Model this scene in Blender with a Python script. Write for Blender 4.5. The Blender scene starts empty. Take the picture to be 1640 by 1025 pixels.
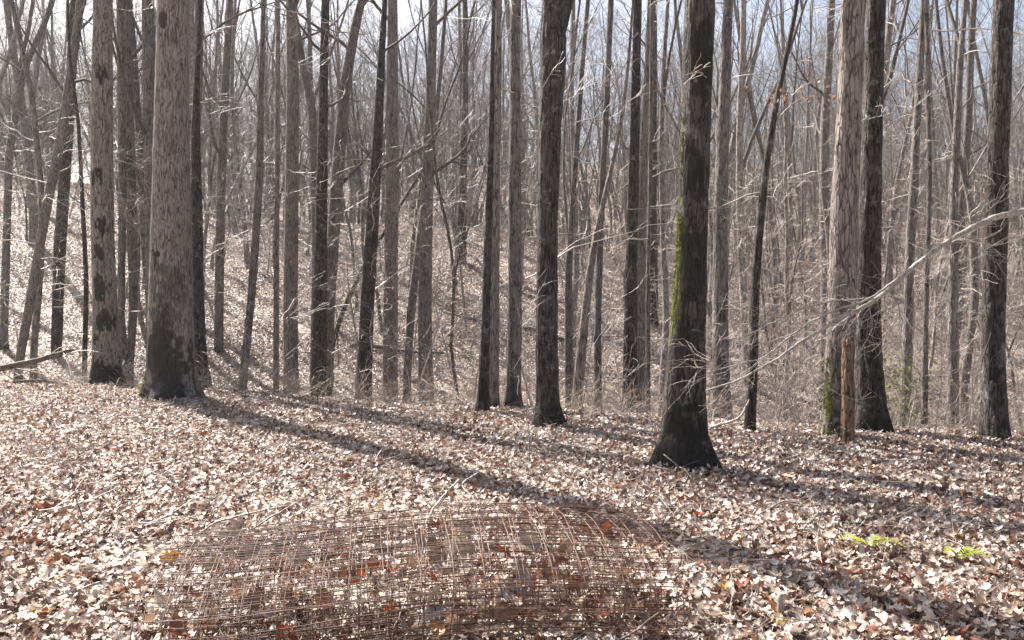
import bpy, math, random
import numpy as np
from mathutils import Vector, Matrix

# ------------------------------------------------------------------ camera, sky, sun, exposure
S = bpy.context.scene
COL = S.collection
FPX, CXP, CYP, PITCH, CAMZ = 1263.0, 820.0, 512.5, math.radians(2.15), 1.5

cam_d = bpy.data.cameras.new("camera")
cam = bpy.data.objects.new("camera", cam_d)
COL.objects.link(cam)
cam.location = (0, 0, CAMZ)
cam.rotation_euler = (math.radians(90) - PITCH, 0, 0)
cam_d.sensor_width = 36
cam_d.lens = 36 * FPX / 1640
cam_d.clip_start = 0.05
cam_d.clip_end = 2000
S.camera = cam

SUN_EL, SUN_AZ = math.radians(48), math.radians(-43)      # azimuth from +Y, to the left
sdir = Vector((math.sin(SUN_AZ) * math.cos(SUN_EL), math.cos(SUN_AZ) * math.cos(SUN_EL), math.sin(SUN_EL)))
w = bpy.data.worlds.new("World")
S.world = w
w.use_nodes = True
nt = w.node_tree
bg = nt.nodes["Background"]
sky = nt.nodes.new("ShaderNodeTexSky")
sky.sky_type = 'NISHITA'
sky.sun_disc = False
sky.sun_elevation = SUN_EL
sky.sun_rotation = SUN_AZ
sky.air_density = 1.0
sky.dust_density = 4.5
sky.ozone_density = 1.0
nt.links.new(sky.outputs[0], bg.inputs[0])
bg.inputs[1].default_value = 0.065
sl = bpy.data.lights.new("sun", 'SUN')
sl.energy = 5.0
sl.angle = math.radians(0.4)
sl.color = (1.0, 0.945, 0.885)
so = bpy.data.objects.new("sun", sl)
COL.objects.link(so)
so.rotation_euler = (-sdir).to_track_quat('-Z', 'Y').to_euler()
so.location = sdir * 60

S.view_settings.view_transform = 'Standard'
S.view_settings.look = 'None'
S.view_settings.exposure = 1.85
S.view_settings.gamma = 1
S.view_settings.use_curve_mapping = False
S.cycles.max_bounces = 6
S.cycles.diffuse_bounces = 3
S.cycles.glossy_bounces = 2
S.cycles.transmission_bounces = 3
S.cycles.use_denoising = True
S.cycles.caustics_reflective = False
S.cycles.caustics_refractive = False

RNG = np.random.default_rng(7)
random.seed(7)

# ------------------------------------------------------------------ tagging and mesh helpers
def tag(o, label=None, cat=None, group=None, kind=None):
    if label: o["label"] = label
    if cat: o["category"] = cat
    if group: o["group"] = group
    if kind: o["kind"] = kind
    return o

def empty(name, loc, label=None, cat=None, group=None):
    o = bpy.data.objects.new(name, None)
    COL.objects.link(o)
    o.location = loc
    o.empty_display_size = 0.1
    return tag(o, label, cat, group)

_pat = {}
def _quads(n, s):
    k = (n, s)
    if k not in _pat:
        i = np.arange(n - 1)[:, None] * s
        j = np.arange(s)[None, :]
        j2 = (j + 1) % s
        _pat[k] = np.stack([i + j, i + j2, i + s + j2, i + s + j], -1).reshape(-1, 4)
    return _pat[k]

class MB:
    def __init__(self):
        self.v, self.q, self.t, self.n, self.a = [], [], [], 0, []
    def add(self, v, q=None, t=None, a=None):
        v = np.asarray(v, float)
        if q is not None and len(q): self.q.append(np.asarray(q) + self.n)
        if t is not None and len(t): self.t.append(np.asarray(t) + self.n)
        self.v.append(v)
        if a is not None: self.a.append(np.asarray(a, float))
        self.n += len(v)
    def tube(self, pts, rad, s=3, cap=False):
        pts = np.asarray(pts, float)
        rad = np.asarray(rad, float)
        tg = np.gradient(pts, axis=0)
        tg /= np.linalg.norm(tg, axis=1)[:, None] + 1e-12
        m = np.abs(tg).mean(0)
        ref = np.zeros(3); ref[int(np.argmin(m))] = 1
        u = np.cross(tg, ref); u /= np.linalg.norm(u, axis=1)[:, None] + 1e-12
        vv = np.cross(tg, u)
        a = np.arange(s) * 2 * math.pi / s
        P = pts[:, None] + rad[:, None, None] * (np.cos(a)[None, :, None] * u[:, None] + np.sin(a)[None, :, None] * vv[:, None])
        n = len(pts)
        V = P.reshape(-1, 3)
        t = None
        if cap:
            V = np.vstack([V, pts[0], pts[-1]])
            j = np.arange(s); j2 = (j + 1) % s
            t = np.vstack([np.stack([np.full(s, n * s), j2, j], -1),
                           np.stack([np.full(s, n * s + 1), (n - 1) * s + j, (n - 1) * s + j2], -1)])
        self.add(V, _quads(n, s), t)
    def mesh(self, name, mat, smooth=True, attr=None):
        me = bpy.data.meshes.new(name)
        V = np.vstack(self.v) if self.v else np.zeros((0, 3))
        Q = np.vstack(self.q) if self.q else np.zeros((0, 4), int)
        T = np.vstack(self.t) if self.t else np.zeros((0, 3), int)
        me.vertices.add(len(V)); me.vertices.foreach_set("co", V.astype(np.float32).ravel())
        nl = Q.size + T.size
        me.loops.add(nl)
        me.loops.foreach_set("vertex_index", np.concatenate([Q.ravel(), T.ravel()]).astype(np.int32))
        me.polygons.add(len(Q) + len(T))
        st = np.concatenate([np.arange(len(Q)) * 4, Q.size + np.arange(len(T)) * 3]).astype(np.int32)
        me.polygons.foreach_set("loop_start", st)
        if smooth: me.polygons.foreach_set("use_smooth", np.ones(len(Q) + len(T), bool))
        me.update(calc_edges=True)
        if attr and self.a:
            A = np.concatenate(self.a)
            if A.ndim == 1:
                at = me.attributes.new(attr, 'FLOAT', 'POINT'); at.data.foreach_set("value", A.astype(np.float32))
            else:
                at = me.attributes.new(attr, 'FLOAT_COLOR', 'POINT')
                at.data.foreach_set("color", np.hstack([A, np.ones((len(A), 1))]).astype(np.float32).ravel())
        if mat: me.materials.append(mat)
        return me

def link(name, me, parent=None, loc=None):
    o = bpy.data.objects.new(name, me)
    COL.objects.link(o)
    if parent is not None: o.parent = parent
    if loc is not None: o.location = loc
    return o

def copy_tree(o, parent=None):
    c = o.copy(); COL.objects.link(c)
    if parent is not None: c.parent = parent
    for ch in list(o.children): copy_tree(ch, c)
    return c

def at(x, y, Y):
    """photo pixel (1640 wide) at forward distance Y -> point in the place"""
    cx, cy = (x - CXP) / FPX, (CYP - y) / FPX
    d = np.array([cx, math.cos(PITCH) + cy * math.sin(PITCH), -math.sin(PITCH) + cy * math.cos(PITCH)])
    d = d * (Y / d[1])
    return np.array([d[0], Y, CAMZ + d[2]])

# ------------------------------------------------------------------ terrain
_U = np.linspace(-1.0, 1.0, 81)
_Yt = np.arange(0, 420, 0.5)
_prof = {
 -0.65: [(0,0),(13,.05),(15,-.25),(18,-.7),(21,-.4),(26,1.2),(36,4.9),(46,8.4),(60,9.6),(80,11),(120,15),(420,18)],
 -0.35: [(0,0),(11.6,0),(13.5,-.5),(16,-1.1),(19,-1.3),(24,.3),(33,3.1),(42,5.5),(50,6.0),(70,6.6),(120,19),(200,30),(420,30)],
  0.0:  [(0,0),(10.4,0),(12.5,-.6),(15.5,-1.5),(19,-1.9),(23,-1.2),(28,.6),(36,3.1),(43,4.4),(50,4.5),(65,5),(120,20),(200,33),(420,33)],
  0.3:  [(0,0),(9.2,0),(11,-.5),(14,-1.5),(18,-2.4),(24,-2.4),(30,-.9),(40,2),(50,3.7),(60,4.2),(80,6.5),(130,21),(200,33),(420,33)],
  0.65: [(0,0),(8.3,0),(10,-.4),(13,-1.4),(18,-2.9),(26,-3.4),(36,-1.9),(48,1.1),(60,3.2),(80,6),(130,21),(200,33),(420,33)],
}
_ks = sorted(_prof)
_raw = np.array([np.interp(_Yt, *zip(*_prof[k])) for k in _ks])
_ZT = np.array([[np.interp(u, _ks, _raw[:, j]) for j in range(len(_Yt))] for u in _U])
def _blur(a, ax, sig):
    r = int(3 * sig) + 1
    k = np.exp(-0.5 * (np.arange(-r, r + 1) / sig) ** 2); k /= k.sum()
    p = [(0, 0), (0, 0)]; p[ax] = (r, r)
    return np.apply_along_axis(lambda x: np.convolve(x, k, 'valid'), ax, np.pad(a, p, mode='edge'))
_ZT = _blur(_blur(_ZT, 1, 1.6), 0, 4)

def terrain(X, Y):
    X, Y = np.asarray(X, float), np.asarray(Y, float)
    u = np.clip(X / np.maximum(Y, 2.0), -0.999, 0.999)
    fu = (u + 1) / 2 * 80; iu = np.clip(fu.astype(int), 0, 79); fu = fu - iu
    fy = np.clip(Y, 0, 418) / 0.5; iy = fy.astype(int); fy = fy - iy
    z = (_ZT[iu, iy] * (1 - fu) * (1 - fy) + _ZT[iu + 1, iy] * fu * (1 - fy) + _ZT[iu, iy + 1] * (1 - fu) * fy + _ZT[iu + 1, iy + 1] * fu * fy)
    far = np.clip((Y - 9) / 20, 0, 1)
    z = z + (0.02 + .10 * far) * (np.sin(X * 1.3 + .7 * Y) + np.sin(.9 * Y - .6 * X + 1)) * .6
    z = z + 0.012 * np.sin(3.1 * X + 1.3) * np.sin(2.7 * Y + .4) + .25 * far * np.sin(.31 * X + .2 * Y)
    return z
def tz(x, y): return float(terrain(np.array([x]), np.array([y]))[0])

# ------------------------------------------------------------------ materials
def new_mat(name):
    m = bpy.data.materials.new(name)
    m.use_nodes = True
    n = m.node_tree
    return m, n, n.nodes["Principled BSDF"], n.nodes, n.links

def ramp(nd, stops, interp='LINEAR'):
    r = nd.new("ShaderNodeValToRGB")
    r.color_ramp.interpolation = interp
    e = r.color_ramp.elements
    while len(e) > len(stops): e.remove(e[-1])
    while len(e) < len(stops): e.new(0.5)
    for el, (p, c) in zip(e, stops):
        el.position = p
        el.color = (*c, 1) if len(c) == 3 else c
    return r

def noise(nd, lk, vec, scale, detail=4, rough=.55, dist=0):
    n = nd.new("ShaderNodeTexNoise")
    n.inputs["Scale"].default_value = scale
    n.inputs["Detail"].default_value = detail
    n.inputs["Roughness"].default_value = rough
    n.inputs["Distortion"].default_value = dist
    if vec: lk.new(vec, n.inputs["Vector"])
    return n

def mix(nd, lk, fac, a, b, mode='MIX'):
    m = nd.new("ShaderNodeMix"); m.data_type = 'RGBA'; m.blend_type = mode
    for sock, val in ((m.inputs[0], fac), (m.inputs[6], a), (m.inputs[7], b)):
        if isinstance(val, (int, float)): sock.default_value = val
        elif isinstance(val, tuple): sock.default_value = (*val, 1)
        else: lk.new(val, sock)
    return m.outputs[2]

def mapr(nd, lk, val, a, b, c=0, d=1):
    m = nd.new("ShaderNodeMapRange")
    lk.new(val, m.inputs[0])
    for i, x in enumerate((a, b, c, d)): m.inputs[i + 1].default_value = x
    return m.outputs[0]

def bark(name, light, mid, dark, fiss=26, stretch=.16, bump=.6, lichen=.25, blotch=False, rndv=.25, rough=.82, fleck=.6):
    m, n, p, nd, lk = new_mat(name)
    tc = nd.new("ShaderNodeTexCoord")
    oi = nd.new("ShaderNodeObjectInfo")
    off = nd.new("ShaderNodeVectorMath"); off.operation = 'SCALE'
    off.inputs[0].default_value = (37, 11, 53)
    lk.new(oi.outputs["Random"], off.inputs[3])
    av = nd.new("ShaderNodeVectorMath"); av.operation = 'ADD'
    lk.new(tc.outputs["Object"], av.inputs[0]); lk.new(off.outputs[0], av.inputs[1])
    mp = nd.new("ShaderNodeMapping")
    mp.inputs["Scale"].default_value = (1, 1, stretch)
    lk.new(av.outputs[0], mp.inputs[0])
    wn = noise(nd, lk, mp.outputs[0], fiss * .4, 3)
    wv = nd.new("ShaderNodeVectorMath"); wv.operation = 'MULTIPLY_ADD'
    lk.new(wn.outputs["Color"], wv.inputs[0]); wv.inputs[1].default_value = (.06, .06, .06); lk.new(mp.outputs[0], wv.inputs[2])
    vo = nd.new("ShaderNodeTexVoronoi"); vo.feature = 'DISTANCE_TO_EDGE'
    vo.inputs["Scale"].default_value = fiss
    lk.new(wv.outputs[0], vo.inputs["Vector"])
    vc = nd.new("ShaderNodeTexVoronoi"); vc.inputs["Scale"].default_value = fiss
    lk.new(wv.outputs[0], vc.inputs["Vector"])
    fine = noise(nd, lk, mp.outputs[0], fiss * 1.7, 5, .6)
    big = noise(nd, lk, av.outputs[0], 3.2, 4, .6)
    lich = noise(nd, lk, av.outputs[0], 8, 5, .72)
    edn = noise(nd, lk, mp.outputs[0], fiss * .8, 2)
    edm = nd.new("ShaderNodeMath"); edm.operation = 'MULTIPLY_ADD'; lk.new(edn.outputs[0], edm.inputs[0]); edm.inputs[1].default_value = -.36; lk.new(vo.outputs["Distance"], edm.inputs[2])
    edge = mapr(nd, lk, edm.outputs[0], -.20, -.06)
    c = mix(nd, lk, mapr(nd, lk, fine.outputs[0], .3, .7), mid, light)
    sep = nd.new("ShaderNodeSeparateColor"); lk.new(vc.outputs["Color"], sep.inputs[0])
    c = mix(nd, lk, mapr(nd, lk, sep.outputs[0], 0, 1, 0, .5), c, mid)
    c = mix(nd, lk, edge, dark, c)
    fk = noise(nd, lk, mp.outputs[0], fiss * 1.1, 6, .68)
    fb = nd.new("ShaderNodeMath"); fb.operation = 'MULTIPLY_ADD'; lk.new(big.outputs[0], fb.inputs[0]); fb.inputs[1].default_value = .55; lk.new(fk.outputs[0], fb.inputs[2])
    c = mix(nd, lk, mapr(nd, lk, fb.outputs[0], .80, .90, 0, fleck), c, dark)
    c = mix(nd, lk, mapr(nd, lk, lich.outputs[0], .56, .70, 0, lichen), c, (.30, .295, .275))
    if blotch:
        at_ = nd.new("ShaderNodeAttribute"); at_.attribute_name = "blotch"
        c = mix(nd, lk, at_.outputs["Fac"], c, (.018, .0155, .011))
        am = nd.new("ShaderNodeAttribute"); am.attribute_name = "mossy"
        mc = mix(nd, lk, mapr(nd, lk, fine.outputs[0], .3, .7), (.07,.08,.02), (.19,.20,.04))
        c = mix(nd, lk, mapr(nd, lk, am.outputs["Fac"], 0, 1, 0, .85), c, mc)
    hv = nd.new("ShaderNodeHueSaturation")
    lk.new(c, hv.inputs["Color"]); lk.new(mapr(nd, lk, oi.outputs["Random"], 0, 1, 1 - rndv, 1 + rndv), hv.inputs["Value"])
    lk.new(hv.outputs[0], p.inputs["Base Color"])
    p.inputs["Roughness"].default_value = rough
    p.inputs["Specular IOR Level"].default_value = .3 if rough > .6 else .8
    h = nd.new("ShaderNodeMath"); h.operation = 'MULTIPLY_ADD'
    lk.new(edge, h.inputs[0]); h.inputs[1].default_value = 1.0; lk.new(fine.outputs[0], h.inputs[2])
    b = nd.new("ShaderNodeBump"); b.inputs["Strength"].default_value = bump; b.inputs["Distance"].default_value = .014
    lk.new(h.outputs[0], b.inputs["Height"]); lk.new(b.outputs[0], p.inputs["Normal"])
    return m

BARK = {
 'pale': bark("bark_pale", (.37,.325,.29), (.275,.235,.205), (.07,.058,.05), 42, .14, 1.0, .25, True, .06),
 'mid': bark("bark_mid", (.28,.255,.235), (.18,.16,.145), (.05,.041,.035), 38, .15, .9, .35, True, .12),
 'dark': bark("bark_dark", (.125,.105,.093), (.065,.053,.046), (.014,.0115,.0095), 34, .17, 1.0, .75, True, .1, .82, .85),
 'shaggy': bark("bark_shaggy", (.34,.29,.255), (.245,.205,.178), (.06,.048,.041), 28, .17, 1.0, .15, True, .06),
}
BARK_FAR = bark("bark_far", (.29,.262,.242), (.175,.155,.14), (.06,.048,.04), 18, .2, .6, .4, False, .45)
TWIG = bark("bark_twig", (.40,.345,.30), (.32,.27,.23), (.19,.155,.13), 40, .3, .2, .2, False, .25, .5)
TWIG_DARK = bark("bark_branch", (.17,.14,.12), (.115,.092,.078), (.05,.04,.034), 30, .3, .3, .2, False, .25)
DEADWOOD = bark("dead_wood", (.44,.385,.33), (.34,.29,.245), (.14,.115,.09), 40, .2, .4, .1, False, .2, .5)
ROTTEN = bark("rotten_wood", (.30,.19,.125), (.19,.12,.078), (.045,.03,.021), 34, .2, .9, .12, False, .1)

def leaf_mat(name, colour=None, transl=.3):
    m, n, p, nd, lk = new_mat(name)
    if colour is None:
        a = nd.new("ShaderNodeAttribute"); a.attribute_name = "leafcol"
        base = a.outputs["Color"]
    else:
        rgb = nd.new("ShaderNodeRGB"); rgb.outputs[0].default_value = (*colour, 1)
        base = rgb.outputs[0]
    tc = nd.new("ShaderNodeTexCoord")
    f = noise(nd, lk, tc.outputs["Object"], 60, 4, .65)
    hv = nd.new("ShaderNodeHueSaturation")
    lk.new(base, hv.inputs["Color"]); lk.new(mapr(nd, lk, f.outputs[0], .25, .75, .65, 1.25), hv.inputs["Value"])
    lk.new(hv.outputs[0], p.inputs["Base Color"])
    p.inputs["Roughness"].default_value = .38
    p.inputs["Specular IOR Level"].default_value = .6
    tr = nd.new("ShaderNodeBsdfTranslucent")
    sat = nd.new("ShaderNodeHueSaturation"); sat.inputs["Saturation"].default_value = 1.15
    lk.new(hv.outputs[0], sat.inputs["Color"]); lk.new(sat.outputs[0], tr.inputs[0])
    ms = nd.new("ShaderNodeMixShader"); ms.inputs[0].default_value = transl
    lk.new(p.outputs[0], ms.inputs[1]); lk.new(tr.outputs[0], ms.inputs[2])
    lk.new(ms.outputs[0], nd["Material Output"].inputs[0])
    b = nd.new("ShaderNodeBump"); b.inputs["Strength"].default_value = .3; b.inputs["Distance"].default_value = .004
    lk.new(f.outputs[0], b.inputs["Height"]); lk.new(b.outputs[0], p.inputs["Normal"])
    return m
LEAF = leaf_mat("dry_leaf", None, .22)

def ground_mat():
    m, n, p, nd, lk = new_mat("litter_soil")
    tc = nd.new("ShaderNodeTexCoord")
    wn = noise(nd, lk, tc.outputs["Object"], 9, 3)
    wv = nd.new("ShaderNodeVectorMath"); wv.operation = 'MULTIPLY_ADD'
    lk.new(wn.outputs["Color"], wv.inputs[0]); wv.inputs[1].default_value = (.12,.12,.12); lk.new(tc.outputs["Object"], wv.inputs[2])
    v = nd.new("ShaderNodeTexVoronoi"); v.inputs["Scale"].default_value = 13
    lk.new(wv.outputs[0], v.inputs["Vector"])
    sep = nd.new("ShaderNodeSeparateColor"); lk.new(v.outputs["Color"], sep.inputs[0])
    r = ramp(nd, [(0, (.10,.065,.045)), (.2, (.22,.15,.105)), (.45, (.36,.28,.21)), (.7, (.46,.385,.31)), (1, (.55,.48,.41))])
    lk.new(sep.outputs[0], r.inputs[0])
    fn = noise(nd, lk, tc.outputs["Object"], 55, 4, .7)
    c = mix(nd, lk, mapr(nd, lk, fn.outputs[0], .3, .5), (.06,.04,.028), r.outputs[0])
    lk.new(c, p.inputs["Base Color"])
    p.inputs["Roughness"].default_value = .8
    nm = nd.new("ShaderNodeVectorMath"); nm.operation = 'MULTIPLY_ADD'
    lk.new(v.outputs["Color"], nm.inputs[0]); nm.inputs[1].default_value = (1.1, 1.1, .4); nm.inputs[2].default_value = (-.55, -.55, -.2)
    ge = nd.new("ShaderNodeNewGeometry")
    ad = nd.new("ShaderNodeVectorMath"); ad.operation = 'ADD'
    lk.new(ge.outputs["Normal"], ad.inputs[0]); lk.new(nm.outputs[0], ad.inputs[1])
    no = nd.new("ShaderNodeVectorMath"); no.operation = 'NORMALIZE'; lk.new(ad.outputs[0], no.inputs[0])
    b = nd.new("ShaderNodeBump"); b.inputs["Strength"].default_value = .8; b.inputs["Distance"].default_value = .03
    lk.new(v.outputs["Distance"], b.inputs["Height"]); lk.new(no.outputs[0], b.inputs["Normal"])
    lk.new(b.outputs[0], p.inputs["Normal"])
    return m

def simple(name, c1, c2, scale=40, rough=.7, transl=0):
    m, n, p, nd, lk = new_mat(name)
    tc = nd.new("ShaderNodeTexCoord")
    f = noise(nd, lk, tc.outputs["Object"], scale, 4, .65)
    c = mix(nd, lk, mapr(nd, lk, f.outputs[0], .35, .65), c1, c2)
    lk.new(c, p.inputs["Base Color"]); p.inputs["Roughness"].default_value = rough
    if transl:
        tr = nd.new("ShaderNodeBsdfTranslucent"); lk.new(c, tr.inputs[0])
        ms = nd.new("ShaderNodeMixShader"); ms.inputs[0].default_value = transl
        lk.new(p.outputs[0], ms.inputs[1]); lk.new(tr.outputs[0], ms.inputs[2])
        lk.new(ms.outputs[0], nd["Material Output"].inputs[0])
    return m
RUST = simple("rusty_wire", (.15,.07,.04), (.07,.036,.025), 60, .6)
MOSS = simple("green_moss", (.20,.205,.04), (.09,.10,.025), 40, .95, .2)
FERN = simple("fern_green", (.36,.40,.045), (.21,.26,.03), 30, .6, .4)
GREEN = simple("briar_leaf", (.13,.16,.035), (.22,.23,.06), 20, .6, .4)
CEDAR = simple("cedar_green", (.035,.055,.022), (.07,.09,.035), 10, .8, .2)
STRAW = simple("dry_stem", (.46,.39,.31), (.30,.235,.175), 12, .45)

# ------------------------------------------------------------------ ground sheet
def axis(lo, hi, fine_lo, fine_hi, step, grow):
    a = list(np.arange(fine_lo, fine_hi + 1e-6, step))
    s = step; x = fine_hi
    while x < hi:
        s *= grow; x += s; a.append(min(x, hi))
    s = step; x = fine_lo
    while x > lo:
        s *= grow; x -= s; a.insert(0, max(x, lo))
    return np.array(a)
gx = axis(-420, 420, -9, 9, .13, 1.045)
gy = axis(-60, 415, 2.4, 15, .13, 1.04)
GX, GY = np.meshgrid(gx, gy)
GZ = terrain(GX, GY)
near = np.clip(1 - (np.abs(GY - 7)) / 9, 0, 1)
GZ = GZ + near * RNG.normal(0, .006, GZ.shape)
g = MB()
ny, nx = GX.shape
ii = np.arange(ny - 1)[:, None] * nx + np.arange(nx - 1)[None, :]
g.add(np.stack([GX, GY, GZ], -1).reshape(-1, 3), np.stack([ii, ii + 1, ii + nx + 1, ii + nx], -1).reshape(-1, 4))
ground = link("ground", g.mesh("ground", ground_mat()))
tag(ground, kind="structure")

# ------------------------------------------------------------------ leaves
OAK = [(0,.012),(.1,.03),(.2,.2),(.28,.1),(.42,.3),(.5,.15),(.63,.33),(.74,.15),(.86,.19),(1,.01)]
BEECH = [(0,.01),(.12,.12),(.3,.24),(.5,.28),(.7,.22),(.88,.1),(1,.005)]
MAPLE = [(0,.01),(.1,.2),(.2,.14),(.33,.42),(.46,.2),(.6,.3),(.74,.12),(1,.01)]
HICK = [(0,.01),(.15,.1),(.4,.2),(.65,.23),(.85,.13),(1,.005)]
SHAPES = [OAK, OAK, BEECH, MAPLE, HICK]

def leaf_geo(rng, shape, size, curl=1.0):
    n = len(shape)
    x = np.array([s[0] for s in shape]); wv = np.array([s[1] for s in shape])
    wl = wv * rng.uniform(.8, 1.15, n); wr = wv * rng.uniform(.8, 1.15, n)
    c1 = rng.normal(1.3, 1.0) * curl; c2 = rng.normal(.5, .7) * curl; tw = rng.normal(0, 1.1) * curl; side = rng.normal(0, .12)
    L = np.stack([x - .5, wl + side * (x - .5) ** 2, c1 * wl ** 2 + c2 * (x - .5) ** 2 + tw * wl * (x - .5)], -1)
    Mi = np.stack([x - .5, side * (x - .5) ** 2, c2 * (x - .5) ** 2], -1)
    R = np.stack([x - .5, -wr + side * (x - .5) ** 2, c1 * wr ** 2 * rng.uniform(.5, 1.5) + c2 * (x - .5) ** 2 - tw * wr * (x - .5)], -1)
    V = np.stack([L, Mi, R], 1).reshape(-1, 3)
    V[:, 2] += rng.normal(0, .02, len(V)) * curl
    q = []
    for i in range(n - 1):
        a = i * 3
        q += [(a, a + 1, a + 4, a + 3), (a + 1, a + 2, a + 5, a + 4)]
    return V * size, np.array(q)

def rot(rng, tilt):
    az = rng.uniform(0, 2 * math.pi); ax = rng.normal(0, tilt); ay = rng.normal(0, tilt)
    return np.array(Matrix.Rotation(az, 3, 'Z') @ Matrix.Rotation(ax, 3, 'X') @ Matrix.Rotation(ay, 3, 'Y'))

PAL = [((.61,.53,.47), .27), ((.50,.415,.355), .25), ((.34,.24,.185), .17), ((.24,.14,.10), .17), ((.12,.068,.05), .12), ((.25,.10,.06), .05), ((.38,.20,.09), .015), ((.62,.57,.52), .03)]
_pc = np.array([p for _, p in PAL]); _pc /= _pc.sum()
def clump(rng, n, R, size=(.032,.082), tilt=.5):
    mb = MB()
    for i in range(n):
        s = rng.uniform(*size)
        V, q = leaf_geo(rng, SHAPES[rng.integers(len(SHAPES))], s)
        V = V @ rot(rng, tilt if rng.random() > .12 else .9).T
        rr = R * math.sqrt(rng.random()); a = rng.uniform(0, 6.283)
        V = V + np.array([rr * math.cos(a), rr * math.sin(a), .004 + rng.uniform(0, .05)])
        c = np.array(PAL[rng.choice(len(PAL), p=_pc)][0]) * rng.uniform(.8, 1.12)
        mb.add(V, q, None, np.tile(c, (len(V), 1)))
    return mb.mesh("litter_clump", LEAF, False, "leafcol")

def scatter(name, sources, P, R, Sc, idx, kind_label=None):
    """one object of instanced pieces; geometry nodes put source[idx] at each point"""
    coll = bpy.data.collections.new(name + "_pieces")
    for i, me in enumerate(sources):
        o = bpy.data.objects.new("%s_piece_%02d" % (name, i), me); coll.objects.link(o)
    me = bpy.data.meshes.new(name)
    me.vertices.add(len(P)); me.vertices.foreach_set("co", np.asarray(P, np.float32).ravel())
    for nm, ty, dat, key in (("rot", 'FLOAT_VECTOR', R, "vector"), ("scl", 'FLOAT', Sc, "value"), ("pick", 'INT', idx, "value")):
        a = me.attributes.new(nm, ty, 'POINT')
        a.data.foreach_set(key, np.asarray(dat, np.int32 if ty == 'INT' else np.float32).ravel())
    o = link(name, me)
    tr = bpy.data.node_groups.new(name, 'GeometryNodeTree')
    tr.interface.new_socket("Geometry", in_out='INPUT', socket_type='NodeSocketGeometry')
    tr.interface.new_socket("Geometry", in_out='OUTPUT', socket_type='NodeSocketGeometry')
    N, L = tr.nodes, tr.links
    gi, go = N.new("NodeGroupInput"), N.new("NodeGroupOutput")
    ci = N.new("GeometryNodeCollectionInfo"); ci.inputs[0].default_value = coll
    ci.inputs["Separate Children"].default_value = True; ci.inputs["Reset Children"].default_value = True
    ip = N.new("GeometryNodeInstanceOnPoints"); ip.inputs["Pick Instance"].default_value = True
    def attr(nm, ty):
        a = N.new("GeometryNodeInputNamedAttribute"); a.data_type = ty; a.inputs[0].default_value = nm
        return a.outputs[0]
    e2r = N.new("FunctionNodeEulerToRotation")
    L.new(attr("rot", 'FLOAT_VECTOR'), e2r.inputs[0]); L.new(e2r.outputs[0], ip.inputs["Rotation"])
    L.new(attr("scl", 'FLOAT'), ip.inputs["Scale"]); L.new(attr("pick", 'INT'), ip.inputs["Instance Index"])
    L.new(gi.outputs[0], ip.inputs["Points"]); L.new(ci.outputs[0], ip.inputs["Instance"]); L.new(ip.outputs[0], go.inputs[0])
    md = o.modifiers.new("scatter", 'NODES'); md.node_group = tr
    return tag(o, kind="stuff")

def slope_rot(P, rng):
    e = .15
    sx = (terrain(P[:, 0] + e, P[:, 1]) - terrain(P[:, 0] - e, P[:, 1])) / (2 * e)
    sy = (terrain(P[:, 0], P[:, 1] + e) - terrain(P[:, 0], P[:, 1] - e)) / (2 * e)
    out = np.zeros((len(P), 3))
    for i in range(len(P)):
        nrm = Vector((-sx[i], -sy[i], 1)).normalized()
        q = Vector((0, 0, 1)).rotation_difference(nrm).to_matrix() @ Matrix.Rotation(rng.uniform(0, 6.283), 3, 'Z')
        out[i] = q.to_euler('XYZ')
    return out

rl = np.random.default_rng(11)
clumps = [clump(rl, 125, .42, tilt=.42) for _ in range(9)] + [clump(rl, 120, .45, tilt=.2) for _ in range(6)]
def wedge(rng, n, y0, y1, k=.70, m=1.2):
    Y = np.sqrt(rng.uniform(y0 ** 2, y1 ** 2, n)); X = rng.uniform(-1, 1, n) * (k * Y + m)
    return X, Y
Xa, Ya = wedge(rl, 3000, 1.8, 14.5)
Xb, Yb = wedge(rl, 9000, 14, 48, .72, 2)
Xc, Yc = wedge(rl, 3500, 48, 85, .72, 2)
FEET = [(172, 12.6, .3), (270, 10.5, .45), (882, 8.45, .24), (1095, 6.55, .33), (1338, 7.9, .26), (1404, 8.4, .28), (1594, 8.0, .23), (1356, 7.45, .1)]
Xd, Yd = [], []
for px, Y, r in FEET:
    for k in range(10):
        a = rl.uniform(0, 6.283)
        Xd.append((px - CXP) / FPX * Y + (r + .12) * math.cos(a)); Yd.append(Y + (r + .12) * math.sin(a))
Xd, Yd = np.array(Xd), np.array(Yd)
Xl, Yl = np.concatenate([Xa, Xb, Xc, Xd]), np.concatenate([Ya, Yb, Yc, Yd])
P = np.stack([Xl, Yl, terrain(Xl, Yl)], -1)
sc = np.concatenate([rl.uniform(.8, 1.05, len(Xa)), rl.uniform(1.0, 1.4, len(Xb)), rl.uniform(1.3, 1.9, len(Xc)), rl.uniform(.7, .9, len(Xd))])
P[-len(Xd):, 2] += rl.uniform(.015, .05, len(Xd))
scatter("leaf_litter", clumps, P, slope_rot(P, rl), sc, np.where(P[:, 1] < 13.5, rl.integers(0, 9, len(P)), rl.integers(9, 15, len(P))))

# ------------------------------------------------------------------ tree building
def norm(v): return v / (np.linalg.norm(v) + 1e-12)

def wander(rng, p, d, L, n, wig, trop):
    pts = [np.array(p, float)]
    d = norm(np.array(d, float))
    for i in range(n):
        d = norm(d + rng.normal(0, wig, 3) + np.array([0, 0, trop]))
        pts.append(pts[-1] + d * L / n)
    return np.array(pts)

def side_dir(rng, d, ang):
    r = norm(np.cross(d, rng.normal(0, 1, 3)))
    return norm(d * math.cos(ang) + r * math.sin(ang))

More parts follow.
